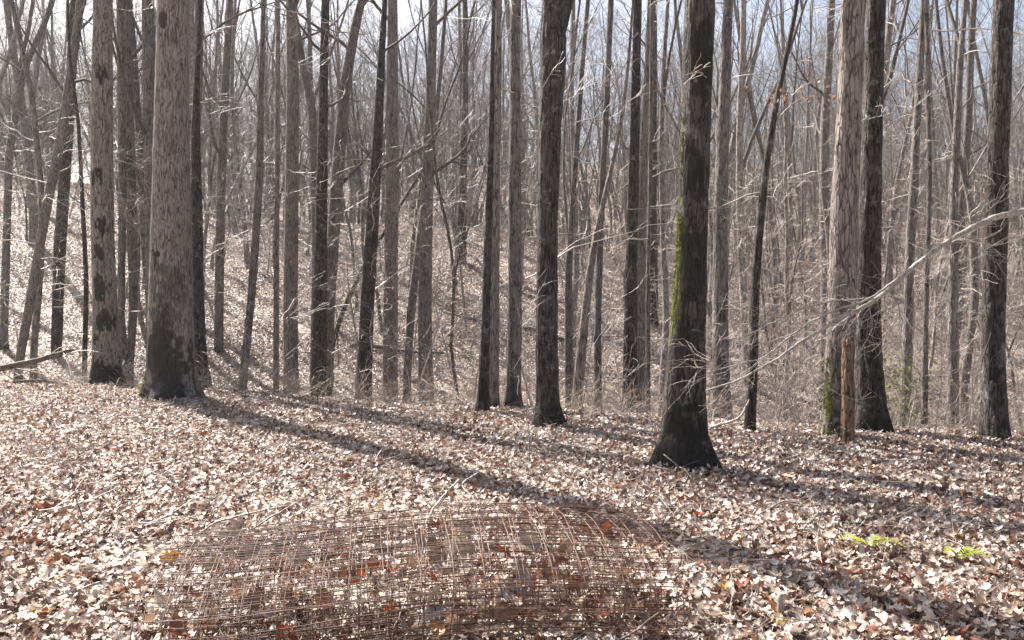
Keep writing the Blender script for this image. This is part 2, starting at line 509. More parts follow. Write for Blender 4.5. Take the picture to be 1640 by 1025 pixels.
def grow(mb, rng, p, d, L, r, lev, kids, wig=.16, trop=.05, ang=(.5, 1.0), ratio=(.35, .62), rmin=.0022):
    n = max(4, min(9, int(L / .22) + 3))
    pts = wander(rng, p, d, L, n, wig, trop)
    rad = np.maximum(r * (1 - .8 * np.linspace(0, 1, n + 1)), rmin)
    s = 8 if r > .06 else (6 if r > .03 else (4 if r > .009 else 3))
    mb.tube(pts, rad, s)
    if lev <= 0: return
    k = max(1, int(round(kids[lev] * rng.uniform(.7, 1.3))))
    for j in range(k):
        t = rng.uniform(.22, 1.0) if j else 1.0
        f = t * n; i = min(int(f), n - 1); a = f - i
        q = pts[i] * (1 - a) + pts[i + 1] * a
        dd = norm(pts[i + 1] - pts[i])
        grow(mb, rng, q, side_dir(rng, dd, rng.uniform(*ang)), L * rng.uniform(*ratio), max(rad[i] * rng.uniform(.45, .7), rmin), lev - 1, kids, wig, trop, ang, ratio, rmin)

def cyc_noise(rng, na, nz, nth, nzc):
    """value noise on a cylinder: nth cells round, nzc cells up"""
    G = rng.random((nzc + 2, nth))
    th = np.arange(na) / na * nth; z = np.linspace(0, nzc, nz)
    i = th.astype(int) % nth; fi = th - th.astype(int); fi = fi * fi * (3 - 2 * fi)
    j = np.minimum(z.astype(int), nzc); fj = z - j; fj = fj * fj * (3 - 2 * fj)
    a = G[j][:, i] * (1 - fi) + G[j][:, (i + 1) % nth] * fi
    b = G[j + 1][:, i] * (1 - fi) + G[j + 1][:, (i + 1) % nth] * fi
    return a * (1 - fj[:, None]) + b * fj[:, None]

def trunk_mesh(rng, C, R, na, dz, zfine, amp, kind, blot=(), Y=10, mat='mid', lobes=0.0, name="trunk", zbase=0, dirt=.25, moss=()):
    """C: centre points (n,3) up the stem, R: radii. Bark relief is real geometry."""
    z0, z1 = C[0, 2], C[-1, 2]
    zs = list(np.arange(z0, min(zfine, z1), dz))
    x = zs[-1]; st = dz
    while x < z1:
        st *= 1.25; x = min(x + min(st, .5), z1); zs.append(x)
    zs = np.array(zs); nz = len(zs)
    k = np.linspace(0, 1, len(C)); t = np.interp(zs, C[:, 2], k)
    cx = np.interp(t, k, C[:, 0]); cy = np.interp(t, k, C[:, 1]); rr = np.interp(t, k, R)
    H = z1 - z0
    # sample noise in true height
    nzu = max(8, int(H / dz))
    zi = np.clip(((zs - z0) / H * (nzu - 1)), 0, nzu - 1).astype(int)
    circ = 2 * math.pi * float(np.median(R[: max(3, len(R) // 2)]))
    if kind == 'ridge': w_, h_ = .035, .22
    elif kind == 'shag': w_, h_ = .05, .45
    elif kind == 'flat': w_, h_ = .02, .08
    else: w_, h_ = .03, .16
    nth = max(6, int(circ / w_))
    n1 = cyc_noise(rng, na, nzu, nth, max(2, int(H / h_)))[zi]
    n2 = cyc_noise(rng, na, nzu, nth * 2, max(2, int(H / (h_ * .5))))[zi]
    n3 = cyc_noise(rng, na, nzu, 5, max(2, int(H / .8)))[zi]
    rid = np.abs(2 * n1 - 1) ** .7
    dsp = amp * (rid * .8 + .45 * n2 - .6) + amp * 1.2 * (n3 - .5)
    if kind == 'shag':
        step = cyc_noise(rng, na, nzu, nth, max(2, int(H / .3)))[zi]
        dsp += amp * .9 * np.floor(step * 4) / 4
    dsp = dsp - dsp.mean()
    th = np.arange(na) / na * 2 * math.pi
    hz = zs - zbase
    fl = np.exp(-np.maximum(hz, 0) / .22)
    ph = rng.uniform(0, 6.28, 3)
    lob = lobes * fl[:, None] * (np.maximum(np.cos(3 * th + ph[0]), -.4) * .9 + np.maximum(np.cos(5 * th + ph[1]), -.3) * .8 + .3 * np.cos(9 * th + ph[2]))[None]
    rad = rr[:, None] * (1 + lob) + dsp * np.minimum(1, rr[:, None] / .08)
    X = cx[:, None] + rad * np.cos(th); Yy = cy[:, None] + rad * np.sin(th)
    Z = np.repeat(zs[:, None], na, 1)
    # dark growth on the bark
    bl = np.zeros_like(X)
    nn = cyc_noise(rng, na, nzu, nth, max(2, int(H / .06)))[zi] * .5 + cyc_noise(rng, na, nzu, max(4, nth // 3), max(2, int(H / .25)))[zi] * .5
    lat = np.cos(th)[None]; front = (-np.sin(th))[None]
    for (bx, bz, hw, hh, amt) in blot:
        e = ((lat - bx) / hw) ** 2 + ((Z - bz) / hh) ** 2
        e = e + np.where(front < -.1, 3, 0)
        bl = np.maximum(bl, amt * np.clip((1.4 - e + (nn - .5) * 4.6) * 1.4, 0, 1))
    foot = np.clip((np.exp(-np.maximum(hz, 0) / .35)[:, None] * 1.5 + (nn - .5) * 1.7 - .55) * 1.5, 0, 1)
    bl = np.maximum(bl, foot * (.55 + dirt))
    bl = np.maximum(bl, dirt * np.clip((nn - .55) * 6, 0, 1))
    mb = MB()
    mb.add(np.stack([X, Yy, Z], -1).reshape(-1, 3), _quads(nz, na), None, np.clip(bl, 0, .9).ravel())
    me = mb.mesh(name, BARK[mat], True, "blotch")
    if moss:
        ms = np.zeros_like(X); tw = np.mod(th, 2 * math.pi)[None]
        for (m0, m1, ac, aw) in moss:
            e = ((tw - ac) / aw) ** 2 + ((Z - (m0 + m1) / 2) / ((m1 - m0) / 2)) ** 4
            ms = np.maximum(ms, np.clip((.9 - e + (nn - .5) * 4) * 1.2, 0, 1))
        a_ = me.attributes.new("mossy", 'FLOAT', 'POINT'); a_.data.foreach_set("value", ms.astype(np.float32).ravel())
    return me, (cx, cy, zs, rr)

FRONT = []   # hand-placed trees, for spacing: (x, y)
def placed_tree(label, Y, pts, mat='mid', H=None, fine=0, kind='mid', amp=None, lobes=.12, blot=(), group=None, limbs=4, low=4, limb_z=None, dirt=.2, seed=None, name="bare_tree", cut=False, moss=()):
    """A tree whose stem follows points (photo x, y, width) set at distance Y, on the ground there."""
    seed = seed if seed is not None else abs(int(pts[0][0] * 7 + Y * 13))
    rng = np.random.default_rng(seed)
    W = np.array([at(x, y, Y) for x, y, _ in pts])
    R = np.array([wd / 2 * Y / FPX for _, _, wd in pts])
    gz = tz(W[0, 0], Y)
    if W[0, 2] > gz:                      # continue the stem down to the ground
        W = np.vstack([W[0] + (W[0] - W[1]) * .0, W]); W[0, 2] = gz; R = np.insert(R, 0, R[0] * 1.1)
    else:
        keep = W[:, 2] > gz + .03
        keep[0] = True
        W = W[keep]; R = R[keep]; W[0, 2] = gz
    base = np.array([W[0, 0], Y, gz])
    W = np.vstack([W[0] - [0, 0, .25], W]); R = np.insert(R, 0, R[0] * 1.06)
    if not cut:
        # carry on above the frame
        H = H or (rng.uniform(23, 26) if fine == 2 else rng.uniform(16, 21))
        top = W[-1]; d = (W[-1] - W[-3]) / max(.01, W[-1, 2] - W[-3, 2])
        d = d * .5
        n = 8; R0_ = R[-1]
        for i in range(1, n + 1):
            f = i / n; dzp = (gz + H - top[2]) * f
            W = np.vstack([W, [top[0] + d[0] * dzp + rng.normal(0, .06), Y + rng.normal(0, .08), top[2] + dzp]])
            R = np.append(R, max(.02, R0_ * (1 - f) ** (.5 if fine == 2 else .7)))
    # small natural bends, in depth too
    hz = W[:, 2] - gz
    W[:, 1] += np.where(hz > .5, .05 * np.sin(hz * .5 + seed), 0)
    # resample smooth
    zz = np.linspace(W[0, 2], W[-1, 2], 90)
    C = np.stack([np.interp(zz, W[:, 2], W[:, 0]), np.interp(zz, W[:, 2], W[:, 1]), zz], -1); RR = np.interp(zz, W[:, 2], R)
    for a in (0, 1):
        kk = np.array([1, 2, 3, 2, 1]) / 9
        C[:, a] = np.convolve(np.pad(C[:, a], 2, mode='edge'), kk, 'valid')
    ztop = at(0, -30, Y)[2]
    if fine == 2: na, dz = 110, .016
    elif fine == 1: na, dz = 56, .035
    else: na, dz = 24, .08
    amp = amp if amp is not None else {2: .011, 1: .008, 0: .005}[fine]
    bl = [((bx), at(0, by, Y)[2], bw, bh * Y / FPX, ba) for bx, by, bw, bh, ba in blot]
    me, prof = trunk_mesh(rng, C - base, RR, na, dz, ztop - base[2] + .2, amp, kind, [(a, b - base[2], c, d_, e) for a, b, c, d_, e in bl], Y, mat, lobes, dirt=dirt, moss=moss)
    root = empty(name, base, label, "tree", group)
    tr = link("trunk", me, root)
    if cut: return root, tr, prof
    cx, cy, zs, rr = prof
    def on(z):
        return np.array([np.interp(z, zs, cx), np.interp(z, zs, cy), z]), float(np.interp(z, zs, rr))
    Ht = zs[-1]
    lz = limb_z if limb_z is not None else max(4.0, .55 * Ht)
    for k in range(limbs):
        z = lz + (Ht - 1 - lz) * (k + rng.uniform(.1, .9)) / limbs
        p, r = on(z)
        mb = MB()
        az = rng.uniform(0, 6.283); up = rng.uniform(.5, 1.1)
        grow(mb, rng, p, (math.cos(az), math.sin(az), up), rng.uniform(2.0, 3.8), min(.045, r * .38), 3, [0, 3, 4, 4], .15, .06)
        link("limb", mb.mesh("limb", TWIG_DARK), root)
    for k in range(low):
        z = rng.uniform(1.6, min(lz, 8) + 1)
        p, r = on(z)
        mb = MB()
        az = rng.uniform(0, 6.283)
        grow(mb, rng, p + .8 * r * np.array([math.cos(az), math.sin(az), 0]), (math.cos(az), math.sin(az), rng.uniform(-.1, .5)), rng.uniform(.6, 2.0) * (.45 if fine == 2 else 1), rng.uniform(.007, .013) * (.6 if fine == 2 else 1), 2, [0, 4, 4], .2, .02, rmin=.0025)
        link("branch", mb.mesh("branch", TWIG), root)
    if fine or Y < 16: FRONT.append((base[0], base[1], 1.0))
    else: FRONT.append((base[0], base[1], .8))
    return root, tr, prof

def moss_on(root, prof, z0, z1, a0, a1, n, rng, size=(.006, .016)):
    """little tufts sitting on the bark between two heights and two bearings"""
    cx, cy, zs, rr = prof
    mb = MB()
    oct_v = np.array([(1,0,0),(-1,0,0),(0,1,0),(0,-1,0),(0,0,1),(0,0,-1)], float)
    oct_f = np.array([(0,2,4),(2,1,4),(1,3,4),(3,0,4),(2,0,5),(1,2,5),(3,1,5),(0,3,5)])
    cl = rng.uniform(0, 1, (14, 2))
    i = 0
    while i < n:
        u, v = rng.random(2)
        dd = np.min(np.hypot((cl[:, 0] - u) * .7, cl[:, 1] - v))
        if rng.random() > math.exp(-(dd / .09) ** 2) + .16: continue
        z = z0 + (z1 - z0) * v; a = a0 + (a1 - a0) * np.clip(u + rng.normal(0, .08), 0, 1)
        r = float(np.interp(z, zs, rr)) * 1.0 + .004
        c = np.array([np.interp(z, zs, cx) + r * math.cos(a), np.interp(z, zs, cy) + r * math.sin(a), z])
        mb.add(c + oct_v * rng.uniform(*size, 3) * np.array([1, 1, 1.3]) + rng.normal(0, .003, (6, 3)), None, oct_f)
        i += 1
    o = link("moss", mb.mesh("moss", MOSS, False), root)
    o["kind"] = "stuff"; o["label"] = "yellow-green moss on the bark"
    return o

PI = math.pi
# ---- the near trees, left to right
A = placed_tree("pale trunk with a column of dark moss spots, left of the thickest trunk", 12.6,
    [(171,617,56),(172,601,49),(170,566,41),(169,495,36),(166,355,33),(165.5,199,32),(166,33,28),(166,0,28)], 'pale', fine=2, kind='flat', amp=.006, lobes=.10,
    blot=[(.3,125,.5,14,.9),(-.2,285,.6,12,.9),(.2,365,.55,16,.9),(-.1,405,.6,10,.85),(.1,460,.6,18,.95),(.3,515,.7,14,.9),(-.3,540,.4,8,.8),(.2,600,1.2,26,.9)], dirt=.12, low=6)
B = placed_tree("thickest straight trunk at left with a mottled dark foot and green moss root", 10.5,
    [(273,646,100),(274,628,84),(275,600,75),(275,531,68),(275,460,65),(275,355,60),(274,299,56),(273.5,199,53),(274.5,33,48),(275,0,48)], 'pale', fine=2, kind='ridge', amp=.008, lobes=.16,
    blot=[(-.25,38,.3,14,.95),(-.35,405,.25,18,.95),(-.2,430,.5,8,.5),(.1,470,.7,45,.45),(-.2,510,.7,40,.6),(-.1,560,.9,45,.8),(.3,600,1.0,45,.85),(0,640,1.5,42,.95)], dirt=.15, low=3, moss=[(-.3,.5,3.4,.65)])
moss_on(B[0], B[2], .0, .35, PI * .98, PI * 1.2, 420, np.random.default_rng(3))
L = placed_tree("dark grey furrowed trunk forking at the top, in the middle", 8.45,
    [(880,690,57),(878,664,42),(877,636,37),(875,495,34),(877,355,33),(881,199,36),(885,99,40),(889,50,43),(884,10,30),(880,-40,27)], 'dark', fine=2, kind='ridge', amp=.011, lobes=.14, dirt=.35, low=5)
mbk = MB()
pts = np.array([at(x, y, 8.45) for x, y in ((892,75),(899,40),(907,0),(918,-60),(935,-160),(960,-330),(985,-560))]) - np.array(L[0].location)
mbk.tube(pts, np.array([.05,.07,.078,.075,.07,.055,.04]), 20)
link("limb", mbk.mesh("limb", BARK['dark']), L[0])
N = placed_tree("nearest dark furrowed trunk with a bright green moss streak down its left side", 6.55,
    [(1095,758,118),(1094,738,96),(1095,690,74),(1096,636,67),(1098,566,58),(1105,480,51),(1106,400,47),(1109,300,46),(1114,166,46),(1117,33,46),(1118,0,46)], 'dark', fine=2, kind='ridge', amp=.009, lobes=.15,
    blot=[(0,105,1.1,48,.9),(-.1,150,.6,12,.7),(0,275,1.1,32,.85),(.4,310,.8,14,.8),(.1,420,1.2,55,.75),(-.3,560,.8,50,.6),(0,720,1.5,55,.9)], dirt=.4, low=2, moss=[(1.1,2.3,3.3,.55),(2.35,3.1,3.15,.35)])
moss_on(N[0], N[2], 1.25, 2.15, PI * .94, PI * 1.18, 900, np.random.default_rng(5), (.002, .006))
moss_on(N[0], N[2], 2.4, 3.0, PI * .95, PI * 1.12, 140, np.random.default_rng(6), (.002, .005))
Q = placed_tree("tall tan trunk with shaggy peeling bark behind the broken stub", 7.9,
    [(1339,707,58),(1338,686,48),(1343,620,43),(1351,484,43),(1354,361,42),(1357,299,42),(1365,166,37),(1368,33,35),(1370,0,35)], 'shaggy', fine=2, kind='shag', amp=.010, lobes=.14,
    blot=[(0,620,1.2,60,.5),(0,690,1.4,30,.8)], dirt=.12, low=3, moss=[(-.3,.75,3.55,.4)])
moss_on(Q[0], Q[2], .0, .85, PI * .95, PI * 1.3, 520, np.random.default_rng(8), (.002, .006))
R_ = placed_tree("dark trunk with a wide foot just right of the shaggy tan trunk", 8.4,
    [(1402,693,62),(1396,670,47),(1391,586,41),(1392,484,37),(1393,361,34),(1396,200,30),(1400,0,28)], 'dark', fine=2, kind='ridge', amp=.009, lobes=.15, dirt=.4, low=4)
S_ = placed_tree("dark trunk near the right edge, crossed by the drooping limb", 8.0,
    [(1594,707,50),(1592,690,40),(1591,586,34),(1592,361,33),(1597,200,31),(1602,0,28)], 'dark', fine=2, kind='ridge', amp=.010, lobes=.14, dirt=.35, low=5)
snag = placed_tree("short rotten broken-off stub in front of the shaggy tan trunk", 7.45,
    [(1356,727,27),(1357,705,21),(1358,640,20),(1358,580,19),(1359,548,16)], 'mid', fine=1, kind='ridge', amp=.012, lobes=.05, cut=True, name="dead_stub")
snag[0]["category"] = "tree stub"
snag[1].data.materials[0] = ROTTEN
mb = MB()
tp = at(1358, 546, 7.45) - np.array(snag[0].location)
for k in range(9):
    a = k * .7; rr_ = .035
    q = tp + np.array([rr_ * math.cos(a), rr_ * math.sin(a), -.05])
    mb.tube([q, q + [0, 0, .06], q + [.004, .003, .07 + .05 * ((k * 37) % 10) / 10]], [.02, .016, .004], 5)
link("splinters", mb.mesh("splinters", ROTTEN), snag[0])

# ---- the second row, in and at the edge of the hollow
ROW = [
 ("grey trunk half hidden behind the left side of the thickest trunk", 15, [(246,600,25),(243,450,24),(241,300,23),(240,150,22),(239,0,21)], 'mid'),
 ("trunk close behind the right side of the thickest trunk", 14, [(331,628,26),(322,580,24),(317,450,22),(314,300,19),(312,210,15),(314,120,9),(318,40,7)], 'dark'),
 ("thin pale trunk rising behind the thickest trunk, right of its top", 17, [(318,560,16),(311,300,15),(316,150,16),(319,0,15)], 'mid'),
 ("straight tan trunk standing alone right of the thickest trunk", 18, [(468,636,31),(467,600,27),(466,500,26),(467,300,24),(468,150,22),(466,0,20)], 'pale'),
 ("trunk curving left behind the straight tan trunk", 20.5, [(503,600,16),(507,400,16),(500,180,15),(482,90,13),(468,0,10)], 'mid'),
 ("left trunk of the touching pair right of the straight tan trunk", 17, [(508,640,31),(510,600,27),(512,500,26),(514,350,22),(519,150,16),(522,0,14)], 'dark'),
 ("trunk leaning right with an upper fork in the pair right of the straight tan trunk", 19, [(522,625,26),(526,500,22),(538,300,23),(553,130,20),(572,30,16),(588,-30,13)], 'mid'),
 ("nearly black trunk leaning gently right, left of centre", 16, [(582,638,29),(585,600,26),(588,500,25),(598,350,22),(606,200,18),(612,60,12),(616,0,9)], 'dark'),
 ("straight light grey-brown trunk with a knot hole, left of centre", 18, [(625,632,29),(626,500,26),(628,300,24),(628,150,21),(628,0,18)], 'pale'),
 ("grey trunk left of the twin-footed tree, with many low twigs", 17, [(683,635,29),(681,580,26),(680,500,25),(683,350,22),(690,150,18),(694,0,16)], 'mid'),
 ("small leaning trunk crossing behind the twiggy grey trunk", 20, [(652,600,15),(660,480,15),(674,370,14),(690,250,10),(705,120,8),(715,0,6)], 'mid'),
 ("dark low-forked half of the twin-footed tree in the middle", 9.6, [(771,668,32),(773,645,22),(777,560,17),(781,400,15),(785,280,12),(787,200,10),(788,120,8),(790,20,6)], 'dark'),
 ("pale half of the twin-footed tree in the middle", 10.1, [(789,656,24),(790,630,21),(791,500,20),(793,300,18),(796,150,15),(798,0,14)], 'pale'),
 ("grey trunk with a flared foot left of the dark forking trunk", 10.3, [(820,656,40),(822,635,29),(825,500,25),(824,300,22),(825,150,20),(826,0,20)], 'mid'),
 ("straight furrowed trunk left of the nearest mossy trunk", 13, [(1010,655,36),(1010,625,27),(1011,450,22),(1016,250,18),(1021,0,14)], 'dark'),
 ("slim tan trunk touching the straight furrowed trunk on its right", 14, [(1028,650,22),(1026,500,18),(1028,300,16),(1036,150,14),(1042,0,12)], 'pale'),
 ("grey trunk just right of the nearest mossy trunk", 11, [(1158,668,40),(1156,640,31),(1153,500,28),(1156,300,24),(1162,150,20),(1168,0,17)], 'mid'),
 ("slender black trunk bending right toward the top", 8.2, [(1200,699,21),(1203,600,18),(1208,450,15),(1222,300,13),(1240,180,11),(1262,80,9),(1280,0,8)], 'dark'),
 ("mid grey trunk in the hollow right of the dark wide-footed trunk", 13, [(1450,680,22),(1453,600,18),(1456,400,16),(1466,200,13),(1478,0,11)], 'mid'),
 ("thin straight pole-like trunk right of the green briar patch", 9.5, [(1480,695,12),(1482,500,9),(1486,300,8),(1483,100,8),(1480,0,7)], 'mid'),
 ("slim trunk between the pole-like trunk and the right-edge trunk", 13, [(1524,672,20),(1526,500,17),(1530,300,14),(1540,100,11),(1548,0,9)], 'mid'),
 ("tan trunk leaning right, right of the dark forking trunk", 11, [(921,670,22),(925,620,19),(931,560,18),(945,430,14),(960,350,11),(985,250,8),(1003,150,6),(1015,0,4)], 'pale'),
 ("slim upright trunk behind the tan leaning trunk", 13, [(957,665,16),(958,500,12),(962,350,12),(972,150,11),(978,0,10)], 'mid'),
 ("thin pole beside the slim tan trunk, left of the mossy trunk", 12, [(1038,645,9),(1038,450,8),(1041,300,7),(1043,0,6)], 'mid'),
 ("slim trunk close behind the right of the dark forking trunk", 15, [(912,640,16),(910,450,13),(922,250,10),(936,60,8),(942,0,8)], 'mid'),
 ("grey trunk leaning right at the far left, above the fallen log", 16, [(28,592,15),(48,480,16),(72,350,16),(100,220,16),(124,60,14),(130,0,12)], 'mid'),
 ("slim trunk leaning left at the far left edge", 17, [(52,560,12),(64,420,11),(66,300,10),(52,150,9),(20,0,8)], 'mid'),
 ("thin dark stem rising right of the propped fallen log", 15, [(135,590,9),(140,450,8),(134,320,7),(128,200,6),(112,90,5),(108,0,4)], 'dark'),
 ("curved grey trunk at the left edge, bending right near the top", 22, [(6,540,14),(10,380,13),(16,240,12),(40,110,11),(84,10,9)], 'mid'),
 ("dark trunk behind the leaning grey trunk at far left", 21, [(90,590,18),(96,400,20),(108,200,18),(120,0,15)], 'dark'),
 ("left stem of the V-shaped pair between the two big left trunks", 15, [(202,590,16),(192,520,12),(195,300,14),(195,150,14),(194,0,12)], 'mid'),
 ("right stem of the V-shaped pair between the two big left trunks", 15.4, [(206,592,14),(214,480,15),(211,300,19),(207,150,17),(205,0,15)], 'mid'),
 ("small trunk leaning right, left of the straight tan trunk", 14, [(388,622,15),(397,520,14),(408,400,15),(416,280,13),(419,150,10),(424,0,8)], 'mid'),
 ("very thin straight stem just left of the straight tan trunk", 14.5, [(442,622,11),(444,400,9),(446,200,8),(446,0,7)], 'pale'),
 ("grey hillside trunk right of the thickest trunk, with side twigs", 22, [(350,560,16),(353,400,16),(356,250,15),(362,100,13),(368,0,11)], 'mid'),
 ("black trunk high on the far slope left of the twin-footed tree", 34, [(738,430,20),(741,300,15),(745,150,11),(745,0,9)], 'dark'),
 ("black trunk on the far slope behind the slim tan trunk", 30, [(1045,472,21),(1044,350,17),(1046,200,13),(1048,0,11)], 'dark'),
 ("trunk leaning far right across the slope, right of the leaning pair", 21, [(530,560,9),(548,500,9),(580,430,8),(640,330,6),(690,250,4)], 'dark'),
 ("stout grey trunk on the rise right of the slender black trunk", 24, [(1322,480,19),(1320,350,18),(1322,200,16),(1330,60,13),(1332,0,12)], 'mid'),
 ("forking grey trunk far right beside the right-edge trunk", 18, [(1545,600,13),(1560,480,14),(1556,330,12),(1530,220,9),(1512,100,7),(1500,0,6)], 'mid'),
]
ROOTS = {}
for lab, Y, pts, mt in ROW:
    pts = [(x, y, wd * .88) for x, y, wd in pts]
    f = 1 if Y < 14.5 else 0
    ROOTS[lab] = placed_tree(lab, Y, pts, mt, fine=f, kind={'pale': 'flat', 'dark': 'ridge'}.get(mt, 'mid'), limbs=(2 if Y < 15 else 6), low=(4 if Y < 14.6 else (8 if Y < 22 else 4)),
                limb_z=(8.5 if Y < 15 else 4.6), dirt=.2)

WITHER = leaf_mat("withered_leaf", (.30,.175,.12), .4)
def wither(lab, cx_, cy_, n, spread):
    root, tr, prof = ROOTS[lab]
    Yd_ = root.location[1]
    rng = np.random.default_rng(n)
    c = at(cx_, cy_, Yd_) - np.array(root.location)
    a0 = np.array([np.interp(c[2], prof[2], prof[0]), np.interp(c[2], prof[2], prof[1]), c[2] - .25])
    mb = MB(); ml = MB()
    for k in range(4):
        e = c + rng.normal(0, spread, 3) * [1, .6, .5]
        pth = np.array([a0 + (e - a0) * t_ + [0, 0, .12 * math.sin(t_ * 3.1)] for t_ in np.linspace(0, 1, 7)])
        mb.tube(pth, np.linspace(.006, .002, 7), 4)
        for q in range(n // 4):
            V, qd = leaf_geo(rng, BEECH, rng.uniform(.035, .065))
            p = pth[rng.integers(3, 7)] + rng.normal(0, .06, 3)
            ml.add(V @ rot(rng, 1.2).T + p, qd)
    link("branch", mb.mesh("branch", TWIG), root)
    o = link("withered_leaves", ml.mesh("withered_leaves", WITHER, False), root); o["kind"] = "stuff"
wither("slender black trunk bending right toward the top", 1270, 150, 48, .22)
wither("thin pale trunk rising behind the thickest trunk, right of its top", 368, 48, 12, .12)

# ------------------------------------------------------------------ woodland behind: prototypes, then copies
def proto_tree(seed, H, r, first, nl, lean=.03, style='canopy', fat=.0022):
    rng = np.random.default_rng(seed)
    n = 16
    d = np.array([rng.normal(0, lean), rng.normal(0, lean), 1.0])
    pts = wander(rng, (0, 0, -.3), d, H, n, .04 if style == 'canopy' else .085, .03)
    t = np.linspace(0, 1, n + 1)
    rad = r * (1 - t) ** .8 + .012
    rad[0] *= 1.35; rad[1] *= 1.02
    tb = MB()
    # finer rings near the foot
    tt = np.concatenate([np.linspace(0, .08, 5), np.linspace(.1, 1, 22)])
    pp = np.stack([np.interp(tt, t, pts[:, a]) for a in range(3)], -1)
    rr = np.interp(tt, t, rad) * (1 + .5 * np.exp(-tt * H / .35))
    tb.tube(pp, rr, 12 if r > .08 else 8)
    cb = MB(); TK = [0, 3, 3, 4] if (style == 'mid' or fat > .003) else [0, 2, 3, 3]
    if rng.random() < .7:     # a fork that runs up beside the main stem
        z = rng.uniform(.3, .55); i = int(z * n)
        grow(cb, rng, pts[i], norm(np.array([rng.normal(0, .5), rng.normal(0, .5), 1.3])), H * .42, rad[i] * .65, 3, [0, 2, 3, 4], .09, .08, (.4, .8), (.3, .5), fat)
    for k in range(nl):
        z = first + (1 - first) * (k + rng.random()) / nl
        f = z * n; i = min(int(f), n - 1)
        p = pts[i] * (1 - f + i) + pts[i + 1] * (f - i)
        az = rng.uniform(0, 6.283); up = rng.uniform(.35, 1.25)
        Lb = (H * .24) * (1.15 - z * .6) * rng.uniform(.7, 1.3)
        grow(cb, rng, p, (math.cos(az), math.sin(az), up), Lb, max(.007, rad[i] * rng.uniform(.14, .28)), 3, TK, .15, .06, (.45, .95), (.35, .6), fat)
    for k in range(nl // 2):                          # dead low twigs
        i = int(rng.uniform(.08, first + .1) * n)
        az = rng.uniform(0, 6.283)
        grow(cb, rng, pts[i], (math.cos(az), math.sin(az), rng.uniform(0, .5)), rng.uniform(.5, 1.6), .007, 2, [0, 3, 3], .2, .02, rmin=.003)
    return tb.mesh("trunk", BARK_FAR), cb.mesh("crown", TWIG_DARK)

def proto_sapling(seed, H, r, pale=True):
    """slender understorey stem with level, zigzag twigs"""
    rng = np.random.default_rng(seed)
    n = 10
    pts = wander(rng, (0, 0, -.1), (rng.normal(0, .08), rng.normal(0, .08), 1), H, n, .06, .04)
    rad = r * (1 - np.linspace(0, 1, n + 1)) + .003
    tb = MB(); tb.tube(pts, rad, 6)
    cb = MB()
    for k in range(int(H * 3.4)):
        z = rng.uniform(.2, 1); f = z * n; i = min(int(f), n - 1)
        p = pts[i] * (1 - f + i) + pts[i + 1] * (f - i)
        az = rng.uniform(0, 6.283)
        grow(cb, rng, p, (math.cos(az), math.sin(az), rng.uniform(-.05, .5)), rng.uniform(.5, 1.6) * (1.15 - .6 * z), .0085, 2, [0, 4, 5], .24, .015, (.4, .9), (.35, .6), .003)
    return tb.mesh("stem", TWIG), cb.mesh("twigs", TWIG)

rp = np.random.default_rng(21)
CANOPY = [proto_tree(100 + i, rp.uniform(16, 23), rp.uniform(.10, .16), rp.uniform(.25, .4), 10) for i in range(7)]
MIDST = [proto_tree(200 + i, rp.uniform(9, 14), rp.uniform(.032, .06), rp.uniform(.15, .25), 12, .09, 'mid') for i in range(6)]
SAPL = [proto_sapling(300 + i, rp.uniform(3.0, 8.0), rp.uniform(.018, .034)) for i in range(7)]

LAND = [(-99, "at the far left edge"), (165, "just left of the thickest trunk"), (300, "just right of the thickest trunk"),
        (470, "right of the straight tan trunk"), (630, "left of the twin-footed tree"), (790, "left of the forking trunk"),
        (900, "left of the mossy trunk"), (1100, "just right of the mossy trunk"), (1215, "left of the shaggy trunk"), (1400, "left of the right-edge trunk"), (1600, "right of the right-edge trunk")]
def where(x, y):
    px = CXP + FPX * x / y
    s = LAND[0][1]
    for a, b in LAND:
        if px > a: s = b
    return s
def band(y):
    return "in the hollow" if y < 24 else ("on the far slope" if y < 44 else "past the ridge")

def put(proto, kind, x, y, rng, sc, cat, part_names, adj, group):
    key = id(proto[0])
    o = empty(kind, (x, y, tz(x, y)))
    for nm, me in zip(part_names, proto): link(nm, me, o)
    return o

placed = [(a, b, c) for a, b, c in FRONT]
def free(x, y, dmin):
    return all((x - a) ** 2 + (y - b) ** 2 > (dmin * c) ** 2 for a, b, c in placed)
# corridors kept clear: the bright gap at far left
def blocked(x, y, rad=0):
    px = CXP + FPX * x / y; hw = FPX * (rad + .1) / y
    return y > 9 and 120 - hw < px < 149 + hw

